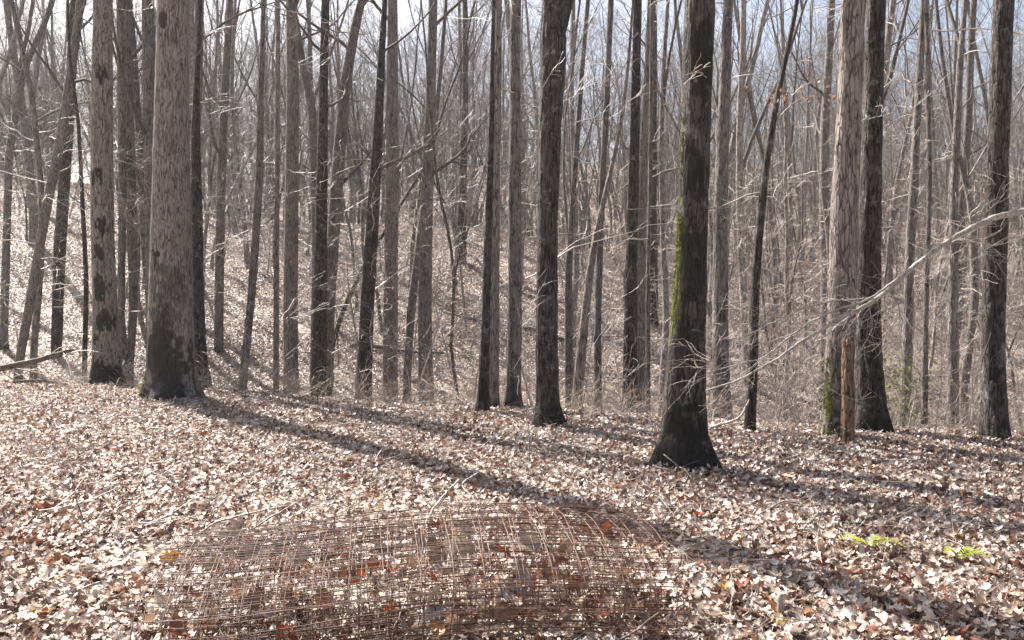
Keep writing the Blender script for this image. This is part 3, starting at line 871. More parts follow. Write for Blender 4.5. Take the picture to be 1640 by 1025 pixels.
def individuals(protos, kind, parts, n, y0, y1, dmin, scl, cat, adj, group, rng, lean=0.03, power=1.0, kx=.70):
    protos_o = [None] * len(protos)
    c = 0; tries = 0
    while c < n and tries < n * 60:
        tries += 1
        y = y0 + (y1 - y0) * rng.random() ** power; x = rng.uniform(-1, 1) * (kx * y + .5)
        if not free(x, y, dmin) or blocked(x, y): continue
        lip = 10.4 - .33 * x
        if y < lip + (3.5 if cat == 'sapling' else 1.0): continue
        # keep the sunny foreground free of extra trunk shadows
        placed.append((x, y, .8)); c += 1
        k = rng.integers(len(protos))
        if protos_o[k] is None:
            o = empty(kind, (0, 0, 0))
            for nm, me in zip(parts, protos[k]): link(nm, me, o)
            protos_o[k] = o
        else:
            o = copy_tree(protos_o[k])
        s = rng.uniform(*scl)
        o.location = (x, y, tz(x, y) - .02)
        o.scale = (s * rng.uniform(.85, 1.2),) * 2 + (s,)
        o.rotation_euler = (rng.normal(0, lean), rng.normal(0, lean), rng.uniform(0, 6.283))
        ly = o.rotation_euler[1]
        word = "thick" if s > scl[0] + .8 * (scl[1] - scl[0]) else ("small" if s < scl[0] + .2 * (scl[1] - scl[0]) else "")
        ln = " leaning right" if ly > lean * .8 else (" leaning left" if ly < -lean * .8 else "")
        tag(o, ("%s %s%s %s, %s" % (word, adj, ln, band(y), where(x, y))).strip(), cat, group)

rt = np.random.default_rng(77)
individuals(CANOPY, "bare_tree", ("trunk", "crown"), 7, 19, 26, 2.4, (.8, 1.1), "tree", "bare tree", "tall bare trees of the wood", rt)
individuals(CANOPY, "bare_tree", ("trunk", "crown"), 52, 27, 60, 2.4, (.8, 1.15), "tree", "bare tree", "tall bare trees of the wood", rt, power=.8)
individuals(MIDST, "slender_tree", ("trunk", "crown"), 14, 15, 24, 1.4, (.7, 1.05), "tree", "slim bare tree", "slender understorey trees", rt, .06)
individuals(MIDST, "slender_tree", ("trunk", "crown"), 150, 25, 58, 1.2, (.75, 1.2), "tree", "slim bare tree", "slender understorey trees", rt, .06)
individuals(SAPL, "sapling", ("stem", "twigs"), 58, 12, 25, 1.0, (.7, 1.1), "sapling", "pale sapling", "twiggy saplings", rt, .08)
individuals(SAPL, "sapling", ("stem", "twigs"), 105, 25, 52, .8, (.8, 1.4), "sapling", "pale sapling", "twiggy saplings", rt, .08)

# the wood on the distant rise, one mass
far_me = []
for tme, cme in CANOPY[:5] + MIDST[:3]:
    pass
def joined(tm, cm):
    m = tm.copy(); me = bpy.data.meshes.new("far_tree")
    import bmesh
    bm = bmesh.new(); bm.from_mesh(tm); bm.from_mesh(cm); bm.to_mesh(me); bm.free()
    bpy.data.meshes.remove(m)
    for p in me.polygons: p.use_smooth = True
    me.materials.append(BARK_FAR)
    return me
FARM = [joined(*proto_tree(500 + i, rp.uniform(15, 22), rp.uniform(.08, .15), rp.uniform(.12, .3), 18, .04, 'canopy' if i % 3 else 'mid', .0055)) for i in range(7)]
FARM += [joined(*proto_tree(540 + i, rp.uniform(6, 11), rp.uniform(.03, .05), .12, 16, .12, 'mid', .0045)) for i in range(5)]
nf = 430
Yf = np.sqrt(rt.uniform(52 ** 2, 125 ** 2, nf)); Xf = rt.uniform(-1, 1, nf) * (.72 * Yf + 4)
pxf = CXP + FPX * Xf / Yf
ns_ = 380
Ys = rt.uniform(43, 78, ns_); Xs = rt.uniform(-1, 1, ns_) * (.70 * Ys + 3)
Xf = np.concatenate([Xf, Xs]); Yf = np.concatenate([Yf, Ys]); pxf = CXP + FPX * Xf / Yf
small = np.arange(len(Xf)) >= nf
ok = ~((pxf > 116) & (pxf < 152))
Xf, Yf, small = Xf[ok], Yf[ok], small[ok]
Pf = np.stack([Xf, Yf, terrain(Xf, Yf) - .1], -1)
Rf = np.stack([rt.normal(0, .03, len(Xf)), rt.normal(0, .03, len(Xf)), rt.uniform(0, 6.283, len(Xf))], -1)
dw = scatter("distant_wood", FARM, Pf, Rf, rt.uniform(.8, 1.25, len(Xf)), np.where(small, rt.integers(7, 12, len(Xf)), rt.integers(0, 7, len(Xf))))

# ------------------------------------------------------------------ dry brush along the lip and in the hollow
def brush_mesh(seed, n=15, h=(.2, .65)):
    rng = np.random.default_rng(seed); mb = MB()
    for i in range(n):
        a = rng.uniform(0, 6.28); r = .3 * rng.random()
        grow(mb, rng, (r * math.cos(a), r * math.sin(a), 0), (rng.normal(0, .6), rng.normal(0, .6), .8), rng.uniform(*h), .0022, 1, [0, 3], .22, -.04, rmin=.0013)
    return mb.mesh("brush", STRAW)
BR = [brush_mesh(400 + i) for i in range(5)]
rb = np.random.default_rng(31)
Xb1 = rb.uniform(-8, 7, 130); Yb1 = 10.4 - .33 * Xb1 + np.abs(rb.normal(.2, .7, 130)); 
Xb2, Yb2 = wedge(rb, 45, 13, 30)
Xb_, Yb_ = np.concatenate([Xb1, Xb2]), np.concatenate([Yb1, Yb2])
Pb = np.stack([Xb_, Yb_, terrain(Xb_, Yb_)], -1)
scatter("dry_brush", BR, Pb, np.stack([0 * Xb_, 0 * Xb_, rb.uniform(0, 6.28, len(Xb_))], -1), rb.uniform(.6, 1.3, len(Xb_)), rb.integers(0, 5, len(Xb_)))

def twig_mesh(seed):
    rng = np.random.default_rng(seed); mb = MB()
    for i in range(4):
        a = rng.uniform(0, 6.28); p = np.array([rng.normal(0, .25), rng.normal(0, .25), .045])
        grow(mb, rng, p, (math.cos(a), math.sin(a), .03), rng.uniform(.12, .5), rng.uniform(.0018, .0042), 1, [0, 2], .14, .0, rmin=.0011)
    return mb.mesh("twig", TWIG)
TW = [twig_mesh(600 + i) for i in range(5)]
Xt, Yt_ = wedge(rb, 420, 2.8, 12)
scatter("litter_twigs", TW, np.stack([Xt, Yt_, terrain(Xt, Yt_) + .012], -1), np.stack([0 * Xt, 0 * Xt, rb.uniform(0, 6.28, len(Xt))], -1), rb.uniform(.7, 1.3, len(Xt)), rb.integers(0, 5, len(Xt)))

# ------------------------------------------------------------------ drooping limb at right (its trunk stands outside the frame)
rd = np.random.default_rng(41)
DX = 5.6
def lp(lst, Y0, Y1):
    n = len(lst)
    return np.array([at(x, y, Y0 + (Y1 - Y0) * i / (n - 1)) for i, (x, y) in enumerate(lst)])
def fine_path(P, k=6, jit=0):
    t = np.arange(len(P)); tt = np.linspace(0, len(P) - 1, (len(P) - 1) * k + 1)
    Q_ = np.stack([np.interp(tt, t, P[:, a]) for a in range(3)], -1)
    for a in range(3):
        Q_[1:-1, a] = np.convolve(np.pad(Q_[:, a], 2, mode='edge'), np.array([1, 2, 3, 2, 1]) / 9, 'valid')[1:-1]
    if jit: Q_[1:-1] += rd.normal(0, jit, Q_[1:-1].shape)
    return Q_
main = lp([(1790,335),(1720,330),(1640,338),(1590,348),(1540,374),(1500,398),(1460,430),(1425,462),(1390,488),(1340,512),(1295,540),(1245,574),(1190,606),(1130,626)], 6.3, 5.3)
base_d = np.array([main[0][0] + .06, main[0][1], 0]); base_d[2] = tz(base_d[0], base_d[1])
dl = empty("leaning_tree", base_d, "bare tree off the right edge whose long pale limb droops across the trunks", "tree")
mb = MB()
stem = np.array([[0, 0, -.2], [0, 0, .8], [.02, .02, 1.8], [.05, .05, 3.5], [.1, .1, 6], [.1, .2, 9]])
mb.tube(stem, [.09, .075, .07, .06, .045, .015], 14)
link("trunk", mb.mesh("trunk", BARK['mid']), dl)
mb = MB()
mp_ = fine_path(main - base_d, 6, .003)
mb.tube(mp_, np.interp(np.linspace(0, 1, len(mp_)), [0, .2, .5, .75, 1], [.030, .024, .018, .012, .005]), 8)
limb = link("limb", mb.mesh("limb", DEADWOOD), dl)
limb["label"] = "long pale limb drooping to the left"
subs = [([(1460,430),(1425,455),(1395,478),(1335,497),(1290,520),(1200,590),(1160,622)], 5.75, 5.5, .0115),
        ([(1400,478),(1330,481),(1280,496),(1230,520),(1180,545)], 5.7, 5.9, .006),
        ([(1540,374),(1490,410),(1440,445),(1380,495),(1340,520),(1300,560),(1262,610),(1245,660),(1235,700)], 6.0, 5.6, .008),
        ([(1330,515),(1300,545),(1295,580),(1310,620)], 5.6, 5.5, .005),
        ([(1272,565),(1255,610),(1262,650),(1285,700)], 5.5, 5.4, .005),
        ([(1390,488),(1400,520),(1380,560)], 5.7, 5.5, .004),
        ([(1425,462),(1440,490),(1445,520)], 5.8, 5.7, .004),
        ([(1500,398),(1540,380),(1590,395),(1640,380)], 6.0, 5.6, .005),
        ([(1583,350),(1585,325),(1572,310)], 6.2, 6.1, .005),
        ([(1245,574),(1195,580),(1150,592),(1110,588)], 5.5, 5.3, .005)]
for ls, a, b_, r in subs:
    mb = MB()
    pp = fine_path(lp(ls, a, b_) - base_d, 5, .003)
    mb.tube(pp, np.linspace(r, .0025, len(pp)), 6)
    for k in range(int(len(pp) * .9)):
        i = rd.integers(2, len(pp) - 1)
        grow(mb, rd, pp[i], side_dir(rd, norm(pp[i] - pp[i - 1]), rd.uniform(.4, 1.0)), rd.uniform(.15, .45), .0028, 1, [0, 3], .2, -.03, rmin=.0012)
    link("branch", mb.mesh("branch", DEADWOOD), limb)

# ------------------------------------------------------------------ roll of rusty wire mesh in the foreground
rw = np.random.default_rng(51)
WX, WY, WTH = -.40, 3.42, math.radians(9)
wire = empty("wire_roll", (WX, WY, tz(WX, WY)), "loose roll of rusty welded wire mesh lying on the leaf litter", "wire mesh")
wire.rotation_euler = (0, 0, WTH)
TURNS, HL = 5.6, .99
def spiral(t):
    k = 1 - .075 * t / (2 * math.pi)
    y = .53 * k * np.cos(t) + .02 * np.sin(2.3 * t)
    z = .245 + .225 * k * np.sin(t) + .018 * np.sin(1.7 * t + 1)
    return y, np.maximum(z, .012)
def tshift(t): return .07 * np.sin(t / (2 * math.pi) * 1.7)
tt = np.linspace(0, TURNS * 2 * math.pi, int(TURNS * 44))
for i, x in enumerate(np.arange(-HL, HL + .01, .132)):
    y, z = spiral(tt)
    y = y + .03 * math.sin(2.3 * x + .5); z = z * (1 + .07 * math.sin(3.1 * x + 1) - .12 * max(0, x - .5))
    y = y + .012 * np.sin(tt * 1.3 + 5 * x)
    mb = MB()
    ph = rw.uniform(0, 6.28)
    mb.tube(np.stack([x + tshift(tt) + .008 * np.sin(tt * 1.1 + ph) + rw.normal(0, .0012, len(tt)), y, z + rw.normal(0, .001, len(tt))], -1), np.full(len(tt), .0020), 5)
    link("hoop_wire", mb.mesh("hoop_wire", RUST), wire)
CW = []
for k in range(8):
    mb = MB(); xs = np.linspace(-HL - rw.uniform(.0, .09), HL + rw.uniform(0, .14), 16)
    mb.tube(np.stack([xs, .03 * np.sin(2.3 * xs + .5) + .006 * np.sin(xs * rw.uniform(2, 4) + rw.uniform(0, 6)) + rw.normal(0, .0015, 16), .02 * np.sin(3.1 * xs + 1) - .03 * np.maximum(0, xs - .5) + .007 * np.sin(xs * rw.uniform(1.5, 4) + rw.uniform(0, 6)) + rw.normal(0, .0015, 16)], -1), np.full(16, .00165), 5)
    CW.append(mb.mesh("cross_wire", RUST))
t = 0.0; n = 0
while t < TURNS * 2 * math.pi:
    y, z = spiral(np.array(t))
    o = link("cross_wire", CW[n % 8], wire, (float(tshift(t)), float(y), float(z) + .0033))
    o.rotation_euler = (rw.uniform(-.4, .4), rw.normal(0, .004), rw.normal(0, .004))
    k = 1 - .075 * t / 6.283
    t += .092 / (k * math.hypot(.5 * math.sin(t), .245 * math.cos(t)) + .02); n += 1

for k in range(12):        # cut wire tips sticking up and out of the roll
    x = rw.uniform(-1.0, 1.05); a = rw.uniform(.9, 2.1)
    p0 = np.array([x, .5 * math.cos(a), .262 + .245 * math.sin(a)])
    mb = MB(); mb.tube(wander(rw, p0, (rw.normal(0, .3), rw.normal(.1, .4), .8), rw.uniform(.06, .2), 5, .15, -.05), np.full(6, .002), 5)
    link("wire_tip", mb.mesh("wire_tip", RUST), wire)

# ------------------------------------------------------------------ single leaves
rf = np.random.default_rng(61)
LC = {'pale tan': (.50,.42,.335), 'light brown': (.36,.25,.175), 'dark brown': (.17,.095,.06), 'rust red': (.27,.09,.045), 'orange': (.42,.19,.06), 'yellow': (.50,.34,.10), 'grey-brown': (.33,.265,.235)}
LM = {k: leaf_mat("leaf_" + k.replace(' ', '_').replace('-', '_'), v, .12 if k == 'grey-brown' else .24) for k, v in LC.items()}
LG = {}
for k in LC:
    for j in range(4):
        V, q = leaf_geo(rf, [OAK, OAK, BEECH, MAPLE][j], 1.0, 1.5)
        q0 = V[0]
        mb = MB(); mb.add(V, q); mb.tube(np.array([q0 + [.01, 0, 0], q0 + [-.1, .01, .01], q0 + [-.18, .03, .03]]), [.012, .009, .009], 3)
        LG[k, j] = mb.mesh("leaf", LM[k], False)
def put_leaf(p, size, colour, j, e, label, group=None):
    o = link("fallen_leaf", LG[colour, j], None, p)
    o.scale = (size,) * 3; o.rotation_euler = e
    return tag(o, label, "leaf", group)
# a few that stand out
SPEC = [((1098,775), .15, 'orange', 2, (1.1,.2,.3), "large upright orange leaf at the foot of the mossy trunk"),
        ((1205,765), .17, 'rust red', 0, (1.0,.2,1.8), "large rusty leaf right of the mossy trunk's foot"),
        ((1165,965), .10, 'yellow', 1, (.2,.2,.8), "bright yellow leaf near the short wooden stake"),
        ((1253,1018), .09, 'yellow', 3, (.2,.1,.2), "yellow leaf right below the short wooden stake"),
        ((65,832), .17, 'rust red', 3, (.5,.2,1.2), "large red-orange lobed leaf at left"),
        ((58,998), .10, 'yellow', 3, (.3,.1,.4), "yellow star-shaped leaf at the lower left corner"),
        ((30,880), .14, 'rust red', 0, (.8,.3,2.2), "rust red lobed leaf at the left edge"),
        ((326,705), .15, 'orange', 0, (.9,.3,.5), "orange leaf below the thickest trunk's shadow"),
        ((222,745), .13, 'orange', 2, (.4,.2,.3), "small orange leaf on the bright litter at left"),
        ((78,920), .13, 'orange', 1, (.5,.2,.9), "orange-brown curled leaf at lower left"),
        ((1352,860), .13, 'dark brown', 0, (.7,.2,.3), "dark curled leaf propped on a stick right of centre"),
        ((1190,875), .11, 'orange', 0, (.5,.3,1.0), "orange leaf lying between the two long shadows"),
        ((1460,945), .13, 'rust red', 3, (.5,.2,.6), "rust red leaf below the fern sprigs")]
for (px, py), s, c, j, e, lab in SPEC:
    Y = CAMZ * FPX / (py - 465); x = (px - CXP) / FPX * Y
    put_leaf((x, Y, tz(x, Y) + .045), s, c, j, e, lab)
# leaves caught in the wire
spots = [(-.82,.27,.46,'grey-brown',"grey-brown leaf standing in the top of the wire roll, left of centre"),(-.74,.12,.40,'grey-brown',"crumpled grey leaf under the top wires left of centre"),
         (-.30,-.18,.40,'dark brown',"dark triangular leaf hooked in the front wires"),(.02,.10,.42,'grey-brown',"big grey lobed leaf caught in the middle of the roll"),
         (.16,-.05,.44,'pale tan',"pale curled leaf resting on the middle of the wire"),(.10,.18,.47,'rust red',"small red leaf upright on the wire top"),
         (-1.0,-.28,.36,'pale tan',"pale folded leaf at the roll's left front"),(.42,-.2,.36,'grey-brown',"grey leaf hanging at the roll's right front"),
         (-.15,-.1,.45,'grey-brown',"flat grey leaf lying on the front wires"),(-.68,-.3,.33,'dark brown',"dark leaf low in the front of the wire"),
         (.5,.02,.42,'pale tan',"long pale leaf at the roll's right shoulder"),(.3,-.36,.25,'dark brown',"dark leaf deep in the right front wires"),
         (.05,-.40,.22,'orange',"orange tented leaf low in the front wires"),(-.55,-.1,.42,'pale tan',"pale torn leaf on top of the wire, left"),
         (-1.05,.05,.42,'orange',"yellow-brown long leaf at the roll's left end"),(.62,-.25,.3,'rust red',"rust leaf at the roll's right end")]
ca, sa = math.cos(WTH), math.sin(WTH)
for i, (x, y, z, c, lab) in enumerate(spots):
    put_leaf((WX + x * ca - y * sa, WY + x * sa + y * ca, tz(WX, WY) + z * .93 - .02), (.10 if c in ('orange', 'rust red') else rf.uniform(.12, .18)), c, [0, 1, 3, 1][i % 4], (rf.uniform(.7, 1.5), rf.normal(0, .5), rf.normal(0, .8)), lab)
for i in range(120):   # litter trapped inside the roll
    a = rf.uniform(0, 6.28); rr_ = math.sqrt(rf.random()) * .9
    x = rf.uniform(-1.1, 1.05); y = .42 * rr_ * math.cos(a); z = .22 + .19 * rr_ * math.sin(a)
    c = ['light brown', 'light brown', 'dark brown', 'dark brown', 'rust red', 'grey-brown'][rf.integers(6)]
    put_leaf((WX + x * ca - y * sa, WY + x * sa + y * ca, tz(WX, WY) + z), rf.uniform(.07, .13), c, rf.integers(4), (rf.normal(0, .8), rf.normal(0, .8), rf.uniform(0, 6.28)),
             "%s leaf trapped inside the rusty wire roll" % c, "leaves trapped in the wire roll")
names = ['pale tan'] * 9 + ['light brown'] * 6 + ['dark brown'] * 3 + ['rust red'] * 2 + ['orange'] * 1
for i in range(180):
    Y = 3.25 + 2.2 * rf.random() ** 1.6; x = rf.uniform(-.68, .68) * Y
    c = names[rf.integers(len(names))]
    side = "left of the wire roll" if x < WX - 1.1 else ("right of the wire roll" if x > WX + 1.15 else "around the wire roll")
    put_leaf((x, Y, tz(x, Y) + rf.uniform(.045, .065)), rf.uniform(.06, .11), c, rf.integers(4), (rf.normal(0, .4), rf.normal(0, .4), rf.uniform(0, 6.28)),
             "larger loose %s leaf on the near litter, %s" % (c, side), "loose leaves on the near litter")

# ------------------------------------------------------------------ sticks, stake, twigs, log, ferns, briars
def stick(lab, pts, r0, r1, mat=DEADWOOD, kids=0, name="fallen_stick", cat="stick", z_min=None):
    P_ = fine_path(np.array(pts, float), 5, .002)
    base = P_[0].copy()
    mb = MB(); mb.tube(P_ - base, np.linspace(r0, r1, len(P_)), 7, True)
    for k in range(kids):
        i = rd.integers(2, len(P_) - 1)
        grow(mb, rd, P_[i] - base, side_dir(rd, norm(P_[i] - P_[i - 1]), rd.uniform(.4, .9)), rd.uniform(.1, .3), r1 * .8, 1, [0, 2], .2, .02, rmin=.001)
    o = link(name, mb.mesh(name, mat), None, base)
    return tag(o, lab, cat)
def gpt(px, py, up=.03):
    Y = CAMZ * FPX / (py - 465); x = (px - CXP) / FPX * Y
    return np.array([x, Y, tz(x, Y) + up])
stick("forked pale twig lying over the wire roll, running down its front", [at(735,768,3.95), at(700,806,3.75), at(683,830,3.6), at(686,870,3.45), at(650,960,3.2), at(630,1010,3.12)], .006, .003, kids=2)
stick("short pale twig crossing the top of the wire roll", [at(765,758,4.0), at(735,775,3.95), at(762,800,3.8), at(775,840,3.7)], .005, .003)
stick("thick pale twig on the left of the wire roll", [at(318,856,3.75), at(345,836,3.75), at(400,822,3.8), at(470,808,3.9)], .007, .003)
stick("second pale twig crossing the left wires", [at(398,852,3.7), at(440,824,3.75), at(480,802,3.8)], .005, .0025)
stick("bent grey twig on the front of the left wires", [at(355,866,3.5), at(370,860,3.5), at(395,874,3.45)], .006, .004)
stick("white upright twig in the long shadow beside the wire roll", [gpt(1028,888,.0), at(1026,860,4.45), at(1024,822,4.5)], .005, .004, kids=3)
tag(bpy.data.objects["fallen_stick"], None)
stk = MB(); stk.tube([(0,0,-.1),(0,0,.06),(.002,.001,.125),(.003,.002,.13)], [.017,.0165,.0155,.013], 12, True)
p = gpt(1256, 1000, 0)
tag(link("wooden_stake", stk.mesh("wooden_stake", DEADWOOD), None, p), "short grey wooden stake poking out of the litter near the bottom edge", "stake")
stick("stick across the left foreground litter, pale and thin", [gpt(-10,885), gpt(60,886), gpt(155,884), gpt(170,872,.08)], .006, .003, kids=1)
stick("grey stick lying at lower left, end raised", [gpt(75,985), gpt(115,960), gpt(160,942)], .009, .005)
stick("thin stick left of the wire roll, ending at its wires", [gpt(200,945), gpt(240,940), gpt(258,922,.06)], .004, .002)
stick("dark thin stem at the lower left corner", [gpt(0,938,.05), gpt(30,965,.04), gpt(55,990,.03)], .004, .003, TWIG_DARK)
stick("thin dark dead stem standing in the left litter", [gpt(128,845,0), at(122,800,5.0), at(112,745,5.1)], .004, .0025, TWIG_DARK, kids=2)
stick("long fallen branch along the lip of the hollow, in the middle", [gpt(620,652,.06), gpt(700,662,.06), gpt(800,668,.05)], .018, .007, TWIG_DARK, kids=4)
stick("fallen branch leaning beside the slender black trunk", [gpt(1140,690,.05), at(1185,672,8.0), at(1200,640,8.1)], .017, .008, DEADWOOD, kids=3)
for i, (a, b_, c) in enumerate([((1045,745),(1065,752),(1088,768)), ((1063,728),(1082,742),(1090,762)), ((1088,748),(1105,757),(1116,774)), ((1110,772),(1150,762),(1185,742)), ((1150,780),(1175,795),(1200,800))]):
    stick(["low twig at the left foot of the mossy trunk", "pale bent twig against the mossy trunk's foot", "curved twig before the middle of the mossy trunk's foot", "twig rising right from the mossy trunk's foot", "pale twig in the shadow right of the mossy trunk"][i],
          [at(*a, 6.05) , at(*b_, 6.0), gpt(*c, .03)], .005, .003, kids=1)
sl_ = [((1225,830),(1260,818),(1290,822)),((1290,860),(1312,845),(1325,822)),((1265,860),(1300,866),(1315,862)),((1410,745),(1460,752),(1520,742)),((1560,770),(1600,766),(1640,772)),((520,690),(560,684),(610,690)),
       ((210,690),(260,700),(290,698)),((880,720),(940,730),(990,742)),((420,640),(460,652),(520,655)),((30,640),(90,650),(140,640)),((700,760),(745,768),(790,772)),((1235,735),(1260,742),(1300,738))]
sn = ["pale stick on the litter below the two long shadows' gap","short slanting stick propped over a dark leaf","flat weathered stick right of the long shadow","thin stick on the right slope before the wide-footed trunk","stick near the right edge below the dark trunk","thin stick before the nearly black leaning trunk",
      "stick in the shade below the thickest trunk","long thin stick right of the dark forking trunk's foot","stick at the lip left of the straight tan trunk","stick below the fallen log at left","stick lying behind the wire roll","short stick right of the slender black trunk"]
for (a, b_, c), lab in zip(sl_, sn):
    stick(lab, [gpt(*a, .04), gpt(*b_, .07), gpt(*c, .05)], rd.uniform(.005, .010), .003, kids=2)

# fallen log at the left, behind the lip
lg = MB()
pl = fine_path(np.array([at(-60,604,11.6), at(0,590,11.8), at(60,578,12), at(95,566,12.1), at(118,560,12.2)]), 4, .006)
lb = pl[0].copy(); lb[2] = tz(lb[0], lb[1])
log = empty("fallen_log", lb, "long grey fallen log propped up at the far left edge of the hollow", "log")
lg.tube(pl - lb, np.linspace(.055, .03, len(pl)), 12, True)
link("stem", lg.mesh("stem", TWIG_DARK), log)
for k in range(6):
    mb = MB(); i = rd.integers(3, len(pl) - 1)
    grow(mb, rd, pl[i] - lb, side_dir(rd, norm(pl[i] - pl[i - 1]), rd.uniform(.5, 1.1)), rd.uniform(.4, .9), .012, 2, [0, 2, 3], .2, 0)
    link("branch", mb.mesh("branch", DEADWOOD), log)
stick("low branch lying under the propped log", [gpt(20,612,.1), gpt(70,604,.15), gpt(120,603,.06)], .03, .015, TWIG_DARK, kids=5)

for k, (px, Y, az, L_) in enumerate(((905, 27, 2.6, 5), (560, 24, .35, 3))):
    x = (px - CXP) / FPX * Y
    t_ = np.linspace(0, 1, 9)
    X_ = x + math.cos(az) * L_ * t_; Y_ = Y + math.sin(az) * L_ * t_ * .5
    P_ = np.stack([X_, Y_, terrain(X_, Y_) + .09 + .04 * np.sin(7 * t_)], -1)
    mb = MB(); mb.tube(P_ - P_[0], np.linspace(.07, .035, 9), 9, True)
    o = empty("fallen_log", P_[0], "fallen log lying on the far slope behind the %s" % ["dark forking trunk", "nearly black leaning trunk", "slender black trunk", "very thin straight stem", "pale half of the twin-footed tree"][k], "log")
    link("stem", mb.mesh("stem", TWIG_DARK), o)
    for q in range(4):
        mb = MB(); i = rd.integers(3, 8)
        grow(mb, rd, P_[i] - P_[0], (rd.normal(0, 1), rd.normal(0, 1), .5), rd.uniform(.6, 1.4), .02, 2, [0, 3, 3], .2, 0)
        link("branch", mb.mesh("branch", TWIG), o)

# thin whips in front
def whip(lab, px, py, H, lean, kids, seed):
    rng = np.random.default_rng(seed)
    b = gpt(px, py, 0)
    o = empty("sapling", b, lab, "sapling")
    pts = wander(rng, (0, 0, -.05), (lean, 0, 1), H, 10, .05, .03)
    mb = MB(); mb.tube(pts, np.linspace(.006, .002, 11), 5); link("stem", mb.mesh("stem", TWIG), o)
    mb = MB()
    for k in range(kids):
        i = rng.integers(3, 10)
        grow(mb, rng, pts[i], side_dir(rng, norm(pts[i + 1 if i < 10 else i] - pts[i - 1]), rng.uniform(.4, .9)), rng.uniform(.2, .55), .0028, 1, [0, 3], .15, .06, rmin=.0013)
    link("twigs", mb.mesh("twigs", TWIG), o)
whip("thin bare whip standing before the dark forking trunk", 847, 750, 1.55, .02, 7, 1)
whip("thin whip right of the dark forking trunk's foot", 925, 668, 1.5, .35, 6, 2)
whip("thin whip left of the shaggy tan trunk", 1285, 720, 1.4, -.25, 7, 3)
whip("small whip beside the right-edge trunk", 1550, 715, 1.2, .1, 6, 4)
whip("thin whip between the wide-footed trunk and the right edge", 1500, 705, 1.5, .1, 6, 5)
whip("low whip at the lip before the nearly black trunk", 560, 660, .8, .2, 6, 6)
whip("thin whip right of the mossy trunk, under the limb", 1240, 725, 1.3, .2, 7, 7)

rq = np.random.default_rng(91)
for k in range(14):
    px = [330, 395, 440, 530, 610, 660, 715, 745, 960, 1000, 1065, 1140, 1255, 1460][k]
    X0 = None
    for Y in np.arange(7, 14, .05):
        x = (px - CXP) / FPX * Y
        if Y > 10.5 - .33 * x: break
    b = np.array([x, Y, tz(x, Y)])
    o = empty("sapling", b, "thin bare whip on the lip of the hollow, " + where(x, Y), "sapling", "whips along the lip")
    pts = wander(rq, (0, 0, -.05), (rq.normal(0, .25), rq.normal(0, .2), 1), rq.uniform(.8, 2.1), 9, .09, .02)
    mb = MB(); mb.tube(pts, np.linspace(.007, .0025, 10), 5); link("stem", mb.mesh("stem", TWIG), o)
    mb = MB()
    for q in range(7):
        i = rq.integers(2, 9)
        grow(mb, rq, pts[i], side_dir(rq, norm(pts[i + 1] - pts[i - 1]), rq.uniform(.5, 1.1)), rq.uniform(.2, .6), .0034, 1, [0, 3], .2, .02, rmin=.0018)
    link("twigs", mb.mesh("twigs", TWIG), o)

# fern sprigs
def fern(lab, px, py, fronds):
    b = gpt(px, py, .0)
    o = empty("fern", b, lab, "fern")
    for (az, L_) in fronds:
        mb = MB(); n = 12
        d = np.array([math.cos(az), math.sin(az), 0])
        s = np.array([-d[1], d[0], 0])
        rach = [d * L_ * t_ + np.array([0, 0, .06 + .05 * math.sin(t_ * 2.6)]) for t_ in np.linspace(0, 1, n)]
        mb.tube(rach, np.full(n, .0012), 3)
        for i in range(1, n):
            wl = .035 * math.sin(math.pi * (i / n) ** .7) + .006
            for sg in (-1, 1):
                a0 = rach[i]; tip = a0 + sg * s * wl + d * wl * .35 + np.array([0, 0, .004])
                hw = d * .006
                mb.add([a0 - hw, a0 + hw, tip + hw * .6, tip - hw * .6], [(0, 1, 2, 3)])
        link("frond", mb.mesh("frond", FERN, False), o)
fern("bright yellow-green fern sprig of two fronds, right of the wooden stake", 1400, 893, [(2.9, .17), (-.35, .16), (3.4, .11), (.3, .09)])
fern("single yellow-green fern sprig nearer the right edge", 1545, 915, [(-.5, .14), (.2, .11), (2.9, .07)])

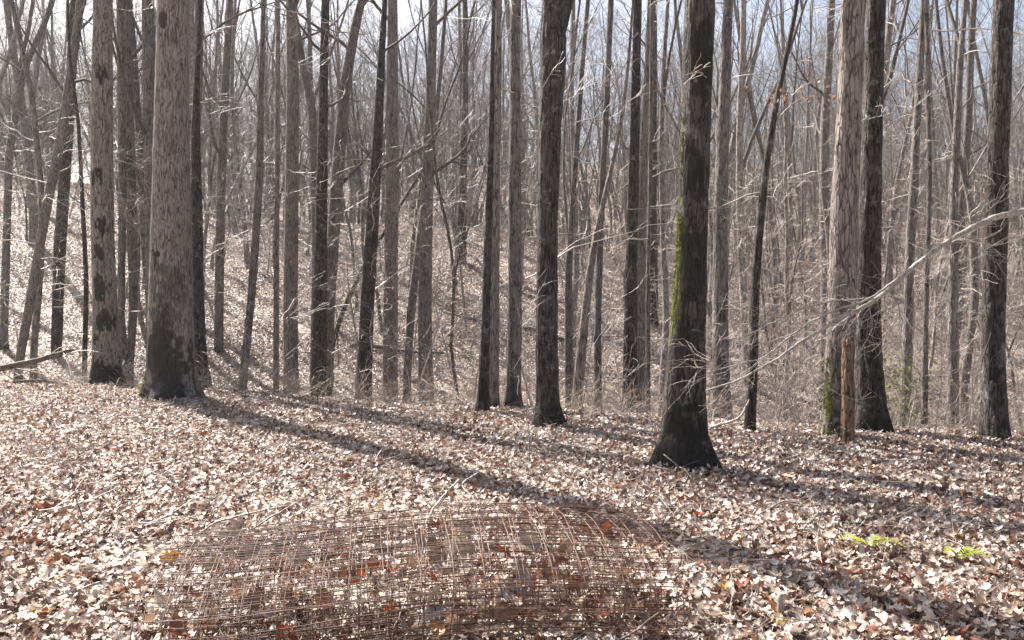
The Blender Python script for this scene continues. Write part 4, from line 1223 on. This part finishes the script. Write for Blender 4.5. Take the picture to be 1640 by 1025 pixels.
# green briar patch in the hollow, cedar behind at upper left
def leafy(lab, name, cat, base, H, R, n, mat, seed, size):
    rng = np.random.default_rng(seed)
    o = empty(name, base, lab, cat)
    mb = MB()
    for i in range(14):
        grow(mb, rng, (rng.normal(0, R * .3), rng.normal(0, R * .3), 0), (rng.normal(0, .4), rng.normal(0, .4), 1), H * rng.uniform(.6, 1), .004, 1, [0, 3], .18, .0, rmin=.0018)
    link("stems", mb.mesh("stems", TWIG), o)
    mb = MB()
    for i in range(n):
        c = np.array([rng.normal(0, R * .45), rng.normal(0, R * .45), H * rng.beta(1.6, 1.6)])
        s = rng.uniform(*size)
        v = np.array([(-.5, 0, 0), (0, .3, .05), (.5, 0, 0), (0, -.3, .05)]) * s
        mb.add(v @ rot(rng, .9).T + c, [(0, 1, 2, 3)])
    link("foliage", mb.mesh("foliage", mat, False), o)
    return o
bx = at(1432, 640, 10.6)
leafy("patch of pale green briar leaves right of the dark wide-footed trunk", "briar_bush", "bush", (bx[0], bx[1], tz(bx[0], bx[1])), 1.25, .6, 900, GREEN, 71, (.025, .06))

# ------------------------------------------------------------------ the thin air of the wood
hz = MB()
x0, x1, y0, y1, z0, z1 = -430, 430, -66, 425, float(GZ.min()) - 1.2, 64
hz.add([(x0,y0,z0),(x1,y0,z0),(x1,y1,z0),(x0,y1,z0),(x0,y0,z1),(x1,y0,z1),(x1,y1,z1),(x0,y1,z1)],
       [(0,3,2,1),(4,5,6,7),(0,1,5,4),(1,2,6,5),(2,3,7,6),(3,0,4,7)])
hm = bpy.data.materials.new("haze_air"); hm.use_nodes = True
hn = hm.node_tree; hn.nodes.clear()
ho = hn.nodes.new("ShaderNodeOutputMaterial"); pv = hn.nodes.new("ShaderNodeVolumePrincipled")
pv.inputs["Color"].default_value = (.95, .97, 1, 1); pv.inputs["Density"].default_value = .00045; pv.inputs["Anisotropy"].default_value = .4
hn.links.new(pv.outputs[0], ho.inputs["Volume"])
tag(link("haze", hz.mesh("haze", hm, False)), kind="stuff")

print("tris", sum(len(m.polygons) * 2 for m in bpy.data.meshes), "objects", len(S.objects))
